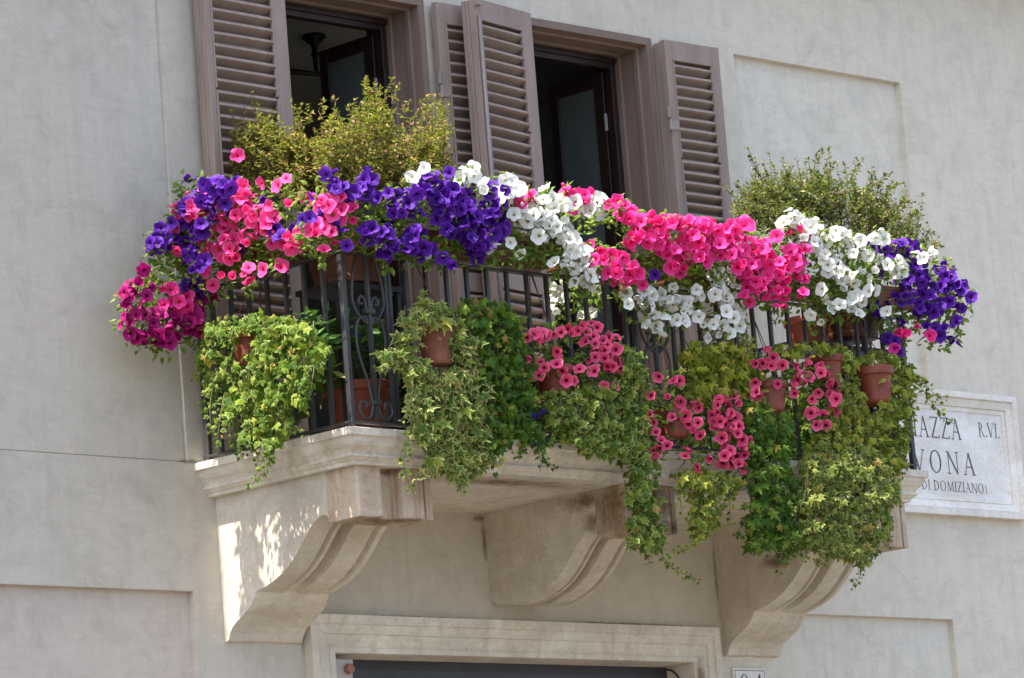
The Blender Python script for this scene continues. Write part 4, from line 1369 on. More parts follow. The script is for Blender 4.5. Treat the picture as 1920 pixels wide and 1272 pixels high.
petunia('bright pink petunias massed along the middle of the front railing', FRONT, [
    ('pink', 1158, 388, 16, 14, 4), ('pink', 1178, 402, 16, 12, 4), ('pink', 1205, 415, 20, 14, 6), ('pink', 1235, 420, 20, 12, 6), ('pink', 1262, 416, 18, 9, 5), ('pink', 1290, 420, 20, 9, 5), ('pink', 1315, 422, 20, 10, 5), ('pink', 1345, 432, 14, 10, 3), ('pink', 1370, 428, 18, 10, 4), ('pink', 1395, 424, 14, 10, 3), ('pink', 1228, 440, 20, 14, 6), ('pink', 1198, 440, 16, 14, 4),
    ('pink', 1115, 460, 10, 6, 1), ('pink', 1122, 462, 6, 10, 1), ('pink', 1120, 480, 10, 8, 1), ('pink', 1140, 484, 12, 10, 2), ('pink', 1158, 490, 14, 14, 3), ('pink', 1150, 508, 14, 10, 2), ('pink', 1164, 527, 12, 9, 2), ('pink', 1184, 450, 14, 10, 2), ('pink', 1215, 452, 10, 8, 2), ('pink', 1190, 510, 14, 14, 3), ('pink', 1205, 528, 8, 8, 1),
    ('pink', 1240, 455, 14, 14, 3), ('pink', 1265, 472, 18, 16, 5), ('pink', 1285, 478, 12, 14, 3), ('pink', 1270, 500, 14, 12, 3), ('pink', 1312, 455, 14, 14, 3), ('pink', 1318, 484, 14, 12, 3), ('pink', 1300, 440, 18, 10, 4), ('pink', 1345, 455, 16, 12, 4), ('pink', 1368, 448, 14, 12, 3), ('pink', 1342, 478, 12, 10, 2), ('pink', 1378, 472, 18, 16, 6), ('pink', 1404, 462, 16, 14, 5), ('pink', 1430, 462, 18, 14, 5),
    ('pink', 1392, 498, 16, 16, 5), ('pink', 1418, 495, 16, 14, 4), ('pink', 1448, 492, 18, 16, 5), ('pink', 1476, 480, 12, 16, 3), ('pink', 1412, 528, 16, 14, 4), ('pink', 1440, 528, 16, 14, 4), ('pink', 1470, 515, 14, 14, 3), ('pink', 1432, 548, 18, 10, 3), ('pink', 1468, 545, 18, 14, 4), ('pink', 1400, 560, 10, 8, 2), ('pink', 1460, 572, 14, 9, 2), ('pink', 1492, 498, 14, 20, 5), ('pink', 1500, 470, 14, 12, 3), ('pink', 1505, 548, 8, 10, 2), ('pink', 1505, 515, 8, 12, 1), ('pink', 1490, 435, 8, 8, 1),
    ('white', 1348, 480, 8, 10, 1)],
    green=[(1090, 490, 45, 20, 70), (1180, 498, 50, 20, 80), (1270, 506, 50, 22, 90), (1360, 514, 50, 22, 90), (1450, 522, 50, 24, 90), (1140, 400, 35, 25, 50), (1180, 480, 45, 30, 80), (1260, 450, 60, 25, 70), (1340, 500, 60, 30, 80), (1440, 450, 60, 20, 60), (1420, 540, 50, 25, 60)], bulge=.19)
petunia('white petunias hanging below the pink ones at the centre of the railing', ('Y', -1.28), [
    ('white', 1166, 545, 8, 8, 1), ('white', 1178, 570, 10, 8, 1), ('white', 1212, 552, 16, 10, 3), ('white', 1220, 570, 10, 12, 2), ('white', 1262, 548, 10, 10, 2), ('white', 1245, 560, 12, 8, 2), ('white', 1262, 570, 14, 9, 3), ('white', 1246, 584, 10, 9, 1), ('white', 1285, 575, 16, 12, 3), ('white', 1275, 598, 10, 8, 2), ('white', 1215, 592, 12, 10, 2), ('white', 1222, 608, 10, 8, 2), ('white', 1310, 548, 10, 14, 3), ('white', 1312, 590, 10, 12, 1),
    ('white', 1345, 545, 16, 14, 4), ('white', 1362, 555, 14, 16, 4), ('white', 1372, 545, 12, 16, 2), ('white', 1328, 605, 12, 8, 2), ('white', 1345, 608, 12, 10, 2), ('white', 1368, 590, 14, 14, 3), ('white', 1382, 600, 10, 16, 3), ('white', 1360, 622, 14, 9, 2), ('white', 1334, 634, 8, 6, 1), ('white', 1243, 634, 6, 10, 1), ('white', 1340, 510, 12, 8, 2), ('white', 1362, 520, 12, 10, 2), ('purple', 1226, 516, 3, 5, 1)],
    green=[(1240, 545, 60, 20, 70), (1300, 525, 60, 20, 60), (1340, 570, 40, 30, 50), (1200, 580, 30, 30, 30)], bulge=.14)
petunia('white petunias on the railing between the pink and the right purple ones', FRONT, [
    ('white', 1488, 410, 14, 8, 3), ('white', 1472, 424, 10, 8, 2), ('white', 1520, 422, 12, 12, 3), ('white', 1535, 435, 14, 12, 3), ('white', 1505, 448, 14, 10, 3), ('white', 1528, 460, 14, 12, 4), ('white', 1552, 445, 14, 8, 2), ('white', 1570, 440, 12, 8, 2), ('white', 1590, 450, 14, 9, 3), ('white', 1545, 480, 14, 12, 3), ('white', 1605, 470, 14, 12, 3), ('white', 1618, 454, 12, 8, 2), ('white', 1555, 500, 14, 12, 3), ('white', 1575, 508, 14, 10, 3),
    ('white', 1592, 525, 14, 14, 4), ('white', 1645, 440, 8, 10, 2), ('white', 1650, 448, 8, 8, 1), ('white', 1640, 480, 14, 8, 2), ('white', 1662, 500, 10, 8, 1), ('white', 1685, 490, 10, 9, 2), ('white', 1685, 505, 10, 8, 2), ('white', 1632, 515, 10, 12, 2), ('white', 1635, 545, 10, 12, 2), ('white', 1610, 560, 14, 12, 3), ('white', 1605, 582, 10, 10, 2), ('white', 1540, 545, 8, 8, 1), ('white', 1556, 562, 8, 16, 2), ('white', 1524, 590, 8, 8, 1), ('white', 1538, 598, 8, 8, 1), ('white', 1664, 580, 5, 5, 1), ('white', 1738, 480, 12, 10, 2), ('white', 1576, 575, 6, 6, 1),
    ('pink', 1515, 434, 12, 6, 2), ('pink', 1462, 445, 8, 5, 1)],
    green=[(1530, 535, 45, 24, 90), (1610, 545, 40, 26, 80), (1500, 430, 35, 20, 50), (1570, 480, 40, 30, 70), (1540, 540, 40, 40, 90), (1620, 490, 40, 30, 60), (1600, 550, 40, 30, 60)], bulge=.18)
petunia('purple petunias trailing past the right corner of the railing', ('Y', -1.20), [
    ('purple', 1632, 460, 10, 7, 2), ('purple', 1652, 464, 12, 8, 2), ('purple', 1690, 458, 14, 9, 3), ('purple', 1708, 460, 10, 7, 1), ('purple', 1675, 482, 10, 8, 1), ('purple', 1706, 488, 10, 12, 2), ('purple', 1725, 502, 16, 12, 4), ('purple', 1765, 497, 12, 10, 2), ('purple', 1775, 515, 12, 12, 3), ('purple', 1695, 525, 14, 10, 3), ('purple', 1725, 522, 14, 10, 3), ('purple', 1740, 530, 10, 10, 2), ('purple', 1648, 508, 6, 6, 1),
    ('purple', 1676, 562, 14, 10, 3), ('purple', 1700, 552, 12, 12, 3), ('purple', 1735, 562, 18, 14, 4), ('purple', 1752, 578, 16, 12, 4), ('purple', 1730, 585, 12, 9, 2), ('purple', 1770, 540, 12, 10, 3), ('purple', 1785, 560, 14, 14, 3), ('purple', 1800, 540, 12, 9, 3), ('purple', 1818, 552, 5, 8, 1), ('purple', 1797, 575, 8, 8, 1), ('purple', 1632, 568, 10, 8, 2), ('purple', 1652, 590, 10, 10, 2), ('purple', 1668, 603, 8, 6, 1), ('purple', 1690, 615, 6, 8, 1), ('purple', 1740, 615, 16, 8, 2), ('purple', 1765, 622, 10, 10, 2), ('purple', 1796, 600, 8, 6, 1), ('purple', 1790, 628, 6, 8, 1), ('purple', 1672, 640, 10, 12, 2), ('purple', 1686, 660, 5, 8, 1),
    ('pink', 1690, 630, 12, 8, 2), ('pink', 1745, 628, 6, 6, 1), ('pink', 1722, 606, 5, 5, 1), ('pink', 1680, 652, 6, 5, 1)],
    green=[(1740, 545, 50, 40, 160), (1760, 585, 35, 35, 140), (1680, 590, 50, 40, 150), (1700, 490, 40, 25, 60), (1665, 540, 35, 35, 70), (1800, 590, 20, 25, 15)], bulge=.16)

LOWER = ('Y', -1.36)
kw = dict(size=.0385, bulge=.11, group='pink petunias in the lower hanging pots', leafsize=.045)
petunia('rose pink dark throated petunias in the hanging pot left of centre', LOWER, [
    ('rose', 1012, 625, 14, 8, 3), ('rose', 1040, 626, 16, 7, 2), ('rose', 1062, 624, 12, 7, 2), ('rose', 1088, 618, 16, 8, 3), ('rose', 1110, 613, 12, 8, 2), ('rose', 1108, 640, 14, 10, 3), ('rose', 1128, 648, 16, 12, 4), ('rose', 1150, 635, 10, 9, 2), ('rose', 1150, 655, 9, 10, 2), ('rose', 1140, 672, 12, 8, 2), ('rose', 1150, 690, 14, 12, 4), ('rose', 1015, 644, 5, 5, 1), ('rose', 1043, 661, 5, 4, 1), ('rose', 1018, 686, 8, 9, 2), ('rose', 1040, 686, 8, 7, 1), ('rose', 1054, 690, 8, 6, 1), ('rose', 1083, 693, 5, 5, 1), ('rose', 1100, 673, 5, 5, 1), ('rose', 1113, 670, 5, 5, 1), ('rose', 1116, 698, 4, 6, 1), ('rose', 1130, 727, 5, 5, 1), ('rose', 1149, 722, 6, 5, 1), ('rose', 1060, 710, 5, 5, 1), ('rose', 1071, 716, 5, 5, 1), ('rose', 1011, 710, 5, 6, 1), ('rose', 992, 676, 5, 6, 1), ('rose', 985, 632, 5, 5, 1)],
    green=[(1070, 665, 45, 35, 110), (1110, 700, 40, 30, 70), (1025, 670, 30, 25, 40)], **kw)
petunia('rose pink dark throated petunias hanging lowest, over the slab edge', LOWER, [
    ('rose', 1237, 708, 3, 3, 1), ('rose', 1268, 714, 6, 8, 2), ('rose', 1259, 744, 4, 4, 1), ('rose', 1275, 750, 5, 6, 1), ('rose', 1222, 745, 5, 8, 1), ('rose', 1217, 772, 4, 8, 1), ('rose', 1230, 791, 6, 5, 1), ('rose', 1225, 812, 6, 5, 1), ('rose', 1240, 834, 12, 10, 3), ('rose', 1228, 848, 10, 8, 2), ('rose', 1262, 790, 5, 8, 1), ('rose', 1310, 760, 6, 6, 2), ('rose', 1285, 775, 6, 8, 1), ('rose', 1288, 795, 6, 6, 1),
    ('rose', 1352, 758, 14, 8, 3), ('rose', 1376, 752, 10, 10, 2), ('rose', 1338, 772, 12, 9, 2), ('rose', 1370, 780, 12, 9, 3), ('rose', 1350, 792, 14, 10, 3), ('rose', 1309, 793, 4, 4, 1), ('rose', 1316, 820, 6, 5, 1), ('rose', 1294, 838, 6, 5, 1), ('rose', 1280, 856, 5, 5, 1), ('rose', 1309, 876, 5, 8, 1), ('rose', 1335, 857, 4, 4, 1), ('rose', 1360, 822, 10, 12, 3), ('rose', 1380, 800, 10, 12, 2), ('rose', 1386, 820, 10, 12, 2), ('rose', 1404, 828, 4, 5, 1), ('rose', 1388, 848, 10, 12, 3), ('rose', 1362, 862, 12, 10, 3), ('rose', 1388, 872, 8, 8, 2), ('rose', 1368, 842, 8, 8, 2), ('rose', 1300, 810, 6, 6, 1), ('rose', 1298, 755, 5, 5, 1)],
    green=[(1250, 775, 40, 30, 60), (1330, 820, 50, 40, 90), (1270, 730, 25, 30, 30)], **kw)
petunia('rose pink dark throated petunias in the hanging pot nearest the right end', LOWER, [
    ('rose', 1441, 664, 5, 7, 1), ('rose', 1423, 682, 7, 5, 2), ('rose', 1443, 684, 8, 6, 2), ('rose', 1455, 672, 6, 5, 1), ('rose', 1468, 688, 4, 4, 1), ('rose', 1417, 712, 5, 7, 1), ('rose', 1419, 736, 5, 8, 2), ('rose', 1461, 718, 4, 4, 1), ('rose', 1508, 683, 12, 5, 2), ('rose', 1506, 698, 7, 6, 1), ('rose', 1497, 709, 6, 5, 1), ('rose', 1512, 712, 7, 7, 2), ('rose', 1490, 732, 5, 8, 2), ('rose', 1538, 696, 6, 10, 2), ('rose', 1553, 712, 7, 8, 2), ('rose', 1564, 724, 7, 8, 2), ('rose', 1540, 738, 8, 6, 1), ('rose', 1568, 748, 6, 8, 2), ('rose', 1523, 748, 4, 4, 1), ('rose', 1524, 775, 7, 6, 2), ('rose', 1542, 774, 6, 8, 1), ('rose', 1533, 801, 6, 5, 1), ('rose', 1545, 795, 6, 6, 1), ('rose', 1558, 735, 6, 6, 1), ('rose', 1570, 768, 4, 5, 1)],
    green=[(1500, 730, 50, 35, 110), (1450, 700, 35, 25, 60), (1530, 770, 30, 25, 30)], **kw)


# ------------------------------------------------------------------ ivies
def ivy(label, surf, mk, shape, blobs, strands=(), size=.055, bulge=.12, dens=1.0, cat='ivy plant', keep=225, hang=.8):
    c0 = np.array([(b[0], b[1]) for b in blobs], float).mean(0)
    root_p = locate(surf, c0[0], c0[1], 0)
    t = thing('ivy_plant', label, cat, tuple(root_p), 'ivies trailing from the balcony pots')
    base = Vector(root_p)
    items = []
    vine = MB()
    fpx = (size * 330) ** 2 * .42
    for (cx, cy, rx, ry) in blobs:
        n = int(math.pi * rx * ry / fpx * 2.5 * dens)
        for _ in range(n):
            a_, r_ = random.uniform(0, 6.283), random.random() ** .55
            px, py = cx + rx * r_ * math.cos(a_), cy + ry * r_ * math.sin(a_)
            hh = math.sqrt(max(0, 1 - r_ * r_))
            dpt = random.uniform(-.17, .01) if random.random() < .5 else random.uniform(-.03, .035)
            p = locate(surf, px, py, bulge * (.25 + .75 * hh) + dpt)
            nrm = -CF * .75 + UP * .45 + CR * math.cos(a_) * r_ * .5 + np.array([-.2, -.15, 0]) + rvec(.46)
            tip = -UP * hang + CR * math.cos(a_) * .6 + rvec(.45)
            fr_ = frame(nrm, tip)
            items.append((bulge * hh + dpt, (p, *fr_, size * random.choice((.5, .7, .85, 1.0, 1.1, 1.35)) * random.uniform(.9, 1.1))))
        for _ in range(max(2, int(rx * ry / 220))):
            u_ = random.uniform(-.8, .8)
            pts = [locate(surf, cx + rx * u_ + random.uniform(-4, 4), cy + ry * q_, bulge * random.uniform(.5, .95) + random.uniform(-.05, .02)) for q_ in (-.9, -.3, .3, .95)]
            vine.tube([Vector(q_) - base for q_ in smooth_pts(pts, 4)], .0036, 4, .0022, caps=False)
    low = sorted(blobs, key=lambda b_: -b_[1])[:9]
    extra = []
    for _ in range(8 if dens > .8 else 0):
        cx, cy, rx, ry = random.choice(low)
        x0_, y0_ = cx + rx * random.uniform(-.7, .7), cy + ry * random.uniform(.2, .7)
        L_ = random.uniform(18, 52)
        extra.append([(x0_, y0_, bulge * .6), (x0_ + random.uniform(-7, 7), y0_ + L_ * .5, bulge * .8), (x0_ + random.uniform(-14, 10), y0_ + L_, bulge * .8)])
    for sp in list(strands) + extra:
        pts2 = smooth_pts([locate(surf, x_, y_, b_) for (x_, y_, b_) in sp], 10)
        vine.tube([q_ - base for q_ in pts2], .0032, 5, .0016, caps=False)
        L = 0.0
        nxt = 0.0
        sd_ = 1
        for i in range(1, len(pts2)):
            L += (pts2[i] - pts2[i - 1]).length
            while L > nxt:
                nxt += size * .34
                sd_ = -sd_
                tng = np.array((pts2[i] - pts2[i - 1]).normalized())
                sidev = np.cross(tng, -CF) * sd_
                p = np.array(pts2[i]) + sidev * .010 + rvec(.007)
                fr_ = frame(-CF * .8 + UP * .35 + rvec(.4), sidev * .8 + tng * .4 - UP * .35 + rvec(.3))
                items.append((.3 + random.uniform(-.03, .03), (p, *fr_, size * random.uniform(.5, .95) * (1 - .35 * i / len(pts2)))))
    items.sort(key=lambda q_: -q_[0])
    top = [q_[1] for q_ in items[:keep * 2]]
    random.shuffle(top)
    rest = top[keep:] + [q_[1] for q_ in items[keep * 2:]]
    singles(top[:keep], leaf_meshes(shape, mk), 'leaf', t)
    joined('foliage', rest, shape, mk, t)
    o = vine.build('vines', M['stem'], t)
    o['kind'] = 'stuff'
    return t


ivy('light green ivy spilling from the pot on the left side railing', ('S', -2.63, -.2), 'ivy_light', 'ivy',
    [(400, 620, 24, 20), (390, 660, 18, 26), (425, 605, 30, 14), (452, 612, 26, 12), (428, 640, 14, 26), (495, 648, 22, 28), (590, 660, 24, 30), (575, 700, 20, 30), (570, 620, 26, 20), (480, 605, 40, 16), (530, 610, 38, 18), (505, 640, 28, 26), (550, 650, 30, 34), (430, 690, 22, 30), (485, 690, 34, 34), (535, 700, 34, 40), (455, 735, 34, 34), (510, 750, 36, 36), (560, 730, 18, 36), (505, 615, 30, 18), (500, 660, 18, 30), (520, 670, 26, 26), (430, 760, 14, 24), (480, 790, 22, 30), (465, 820, 16, 18), (500, 830, 28, 12), (530, 800, 14, 18)],
    [[(395, 640, .1), (385, 680, .14), (362, 712, .16)], [(398, 650, .1), (388, 720, .16), (380, 775, .18)], [(405, 690, .1), (394, 760, .18), (396, 812, .2)], [(392, 640, .1), (378, 660, .16), (370, 690, .18)], [(420, 740, .12), (412, 790, .2), (406, 840, .22)], [(410, 700, .1), (400, 735, .12), (392, 742, .12)], [(445, 770, .1), (438, 800, .12), (428, 834, .12)], [(500, 820, .12), (505, 860, .14), (490, 890, .2), (466, 915, .22)], [(470, 830, .1), (480, 850, .12), (486, 868, .12)], [(540, 770, .08), (552, 800, .1), (566, 812, .1)], [(500, 760, .1), (530, 810, .1), (536, 826, .1)], [(440, 840, .1), (452, 852, .1), (460, 858, .1)]],
    size=.048, bulge=.21, dens=.82)
ivy('cream variegated ivy hiding the dull pot by the corner scroll', LOWER, 'ivy_var', 'ivy_sharp',
    [(790, 595, 40, 22), (840, 600, 34, 22), (770, 630, 24, 30), (745, 665, 34, 18), (860, 640, 26, 34), (790, 700, 22, 30), (770, 690, 26, 20), (840, 720, 40, 34), (870, 690, 22, 40), (800, 750, 40, 38), (860, 770, 44, 40), (820, 810, 46, 38), (870, 830, 40, 38), (900, 790, 22, 40), (840, 860, 44, 26), (870, 880, 30, 20), (890, 650, 20, 20), (900, 850, 24, 24), (815, 575, 20, 14), (905, 740, 20, 40), (885, 700, 20, 30)],
    [[(800, 570, .02), (795, 555, .02), (785, 546, .03)], [(735, 670, .1), (715, 690, .12), (702, 698, .12)], [(780, 720, .1), (765, 765, .12), (752, 790, .12)], [(775, 780, .1), (764, 830, .1), (758, 880, .1), (776, 925, .1)], [(830, 870, .1), (800, 890, .12), (778, 896, .12)], [(860, 880, .1), (868, 905, .12), (860, 918, .12)], [(890, 870, .1), (905, 880, .12), (912, 884, .12)], [(900, 820, .1), (920, 860, .12), (940, 868, .12)]],
    size=.055, dens=1.1)
ivy('dark green ivy mounded between the variegated ivy and the pink petunias', LOWER, 'ivy_dark', 'ivy',
    [(880, 575, 22, 18), (920, 575, 32, 18), (900, 605, 36, 26), (945, 605, 34, 26), (930, 645, 46, 34), (965, 650, 26, 40), (910, 690, 34, 36), (960, 700, 40, 40), (925, 745, 34, 36), (965, 760, 34, 34), (985, 740, 16, 30), (945, 800, 36, 26), (985, 800, 24, 20), (930, 830, 30, 16), (995, 825, 24, 10)],
    [[(960, 800, .1), (975, 830, .12), (965, 855, .12)], [(985, 755, .12), (1000, 752, .14), (1022, 752, .14)], [(1000, 820, .1), (1030, 832, .1), (1050, 830, .1)], [(1012, 835, .1), (1020, 860, .12), (1044, 878, .12)], [(1010, 840, .1), (1014, 868, .12), (1020, 876, .12)]],
    size=.052, bulge=.12, dens=1.1)
ivy('mottled ivy hanging under the pink petunias left of centre', LOWER, 'ivy_mid', 'ivy',
    [(1060, 745, 44, 22), (1110, 745, 40, 26), (1150, 740, 26, 30), (1185, 690, 18, 36), (1170, 660, 12, 20), (1180, 730, 24, 40), (1060, 785, 40, 28), (1110, 790, 46, 34), (1160, 790, 40, 38), (1195, 790, 22, 40), (1130, 830, 50, 26), (1175, 835, 38, 30), (1205, 850, 24, 26), (1080, 820, 30, 18), (1205, 890, 30, 30), (1195, 925, 26, 26), (1215, 950, 26, 28), (1200, 975, 26, 24), (1225, 1000, 22, 26), (1210, 1020, 30, 14), (1190, 1010, 16, 12)],
    [[(1225, 1000, .1), (1238, 1035, .12), (1262, 1065, .12), (1308, 1087, .12)], [(1190, 1000, .1), (1180, 1025, .12), (1172, 1035, .12)], [(1185, 690, .1), (1205, 720, .12), (1240, 735, .12)], [(1200, 700, .1), (1215, 745, .1), (1238, 738, .12)]],
    size=.048, bulge=.12)
ivy('yellow green ivy above the lowest pink petunias', ('Y', -1.30), 'ivy_yellow', 'ivy_sharp',
    [(1310, 660, 34, 20), (1355, 660, 40, 22), (1395, 665, 22, 24), (1335, 690, 44, 26), (1380, 700, 38, 30), (1300, 690, 22, 26), (1345, 725, 44, 22), (1395, 730, 26, 24), (1310, 730, 20, 20)],
    [[(1395, 650, .1), (1405, 640, .1), (1412, 632, .1)], [(1400, 740, .1), (1412, 765, .12), (1408, 790, .12)]], size=.058, bulge=.13)
ivy('slender green ivy strands hanging below the slab at the centre right', LOWER, 'ivy_olive', 'ivy',
    [(1300, 895, 30, 18), (1325, 905, 34, 22), (1360, 905, 26, 18), (1315, 940, 24, 26), (1330, 965, 18, 26), (1310, 985, 20, 22), (1300, 890, 40, 10)],
    [[(1310, 960, .1), (1318, 1000, .1), (1290, 1028, .1), (1262, 1032, .1)], [(1320, 980, .1), (1325, 1000, .1), (1320, 1012, .1)], [(1368, 920, .05), (1368, 950, .05), (1370, 985, .05)], [(1285, 900, .1), (1275, 935, .1), (1280, 960, .1)]], size=.050)
ivy('bright green ivy hanging in a thick tress left of the fine leaved one', LOWER, 'ivy_dark', 'ivy_sharp',
    [(1420, 765, 26, 24), (1425, 800, 24, 26), (1450, 800, 34, 24), (1430, 840, 36, 26), (1465, 840, 30, 24), (1440, 875, 44, 28), (1420, 905, 26, 28), (1460, 915, 44, 32), (1440, 950, 44, 30), (1480, 950, 26, 36), (1420, 985, 32, 22), (1450, 990, 50, 28), (1430, 1015, 36, 16), (1480, 1010, 30, 24)],
    [[(1410, 1000, .1), (1392, 1005, .1), (1376, 1002, .1)], [(1440, 1010, .1), (1432, 1030, .1), (1440, 1040, .1)]], size=.050, bulge=.15)
ivy('fine leaved variegated ivy tumbling lowest at the right end', LOWER, 'ivy_fine', 'ivy_sharp',
    [(1535, 880, 34, 34), (1585, 880, 44, 40), (1630, 880, 38, 40), (1530, 930, 36, 36), (1580, 935, 44, 40), (1630, 935, 42, 40), (1665, 920, 20, 34), (1545, 985, 42, 34), (1595, 985, 44, 36), (1645, 985, 30, 34), (1560, 1020, 40, 22), (1605, 1028, 42, 22), (1520, 1000, 24, 24), (1500, 960, 24, 30), (1620, 1050, 18, 10)],
    [[(1520, 1010, .1), (1500, 1035, .12), (1484, 1042, .12)], [(1560, 1030, .1), (1545, 1055, .12), (1528, 1056, .12)], [(1670, 930, .1), (1688, 945, .1), (1690, 938, .1)], [(1650, 990, .1), (1668, 1010, .1), (1664, 1028, .1)], [(1600, 1035, .1), (1602, 1052, .1), (1596, 1060, .1)]], size=.042, bulge=.18)
ivy('olive ivy in the upright pot, falling behind the rightmost pink petunias', ('Y', -1.31), 'ivy_olive', 'ivy',
    [(1480, 655, 34, 12), (1530, 652, 40, 16), (1575, 662, 26, 20), (1590, 700, 20, 34), (1600, 740, 22, 36), (1570, 780, 26, 30), (1605, 790, 34, 36), (1560, 820, 36, 34), (1610, 840, 36, 30), (1530, 840, 24, 26), (1585, 850, 40, 20), (1640, 830, 22, 30), (1540, 880, 30, 26), (1590, 885, 36, 26), (1640, 880, 30, 26), (1570, 740, 18, 20)],
    [[(1580, 720, .1), (1588, 760, .1), (1580, 800, .1)], [(1560, 690, .08), (1572, 720, .1), (1570, 760, .1)], [(1610, 760, .1), (1625, 800, .1), (1622, 850, .1)]], size=.050)
ivy('pale ivy at the right corner with one long shoot crossing the street sign', ('Y', -1.32), 'ivy_olive', 'ivy',
    [(1650, 672, 34, 16), (1680, 690, 26, 22), (1660, 710, 24, 18), (1690, 730, 22, 26), (1665, 760, 20, 24), (1690, 780, 16, 34), (1655, 800, 22, 30), (1690, 830, 14, 30), (1670, 860, 24, 24), (1700, 700, 16, 16)],
    [[(1690, 690, .06), (1725, 725, .1), (1755, 765, .12), (1788, 795, .13)], [(1700, 695, .06), (1735, 722, .1), (1762, 748, .12), (1775, 742, .12)], [(1705, 720, .06), (1712, 760, .1), (1708, 800, .1), (1702, 830, .1)], [(1690, 840, .06), (1700, 870, .1), (1698, 885, .1)], [(1680, 830, .06), (1684, 870, .06), (1694, 878, .08)]], size=.050, bulge=.1)

ivy('dark leafy plants standing in shade behind the right half of the bars', ('Y', -0.98), 'ivy_dark', 'ivy',
    [(1300, 770, 55, 55), (1260, 830, 50, 30), (1350, 850, 45, 30), (1400, 800, 45, 60), (1470, 800, 50, 70), (1500, 850, 45, 40), (1450, 870, 50, 20), (1530, 760, 40, 60), (1300, 690, 40, 40), (1390, 700, 40, 40), (1560, 810, 40, 60), (1610, 770, 40, 60), (1640, 840, 30, 50)], size=.062, bulge=.12, dens=.75)
ivy('dark leafy plant standing in shade behind the light green ivy', ('S', -2.40, -.15), 'ivy_dark', 'ovate',
    [(430, 650, 30, 40), (500, 640, 45, 40), (560, 640, 45, 45), (450, 740, 30, 50), (520, 760, 40, 50), (580, 720, 30, 50)], size=.075, bulge=.1, dens=.7)
ivy('dark leafy plants standing in shade behind the bars left of centre', ('Y', -0.98), 'ivy_dark', 'ivy',
    [(900, 700, 50, 60), (980, 740, 55, 70), (1060, 760, 55, 50), (1130, 770, 50, 50), (1190, 790, 40, 50), (860, 760, 40, 50), (1180, 700, 30, 40)], size=.062, bulge=.12, dens=.7)

# small lobelia between the ivies
lb = at(1008, 790, -1.30)
lob = thing('lobelia_plant', 'tiny blue violet lobelia between the dark ivy and the mottled ivy', 'lobelia', tuple(lb))
its = []
for (px, py, n) in ((1000, 780, 4), (1018, 775, 4), (1055, 776, 2), (1012, 828, 3)):
    for _ in range(n):
        p = at(px + random.uniform(-9, 9), py + random.uniform(-6, 6), -1.38)
        its.append((p, *frame(-CF + rvec(.4), rvec()), .013))
singles(its, FLOW['lobelia'], 'flower', lob)
joined('foliage', [(at(1020 + random.uniform(-40, 40), 795 + random.uniform(-35, 35), -1.28 - random.uniform(0, .06)), *frame(-CF + UP * .5 + rvec(.5), rvec()), .035) for _ in range(160)], 'ovate', 'ivy_dark', lob)


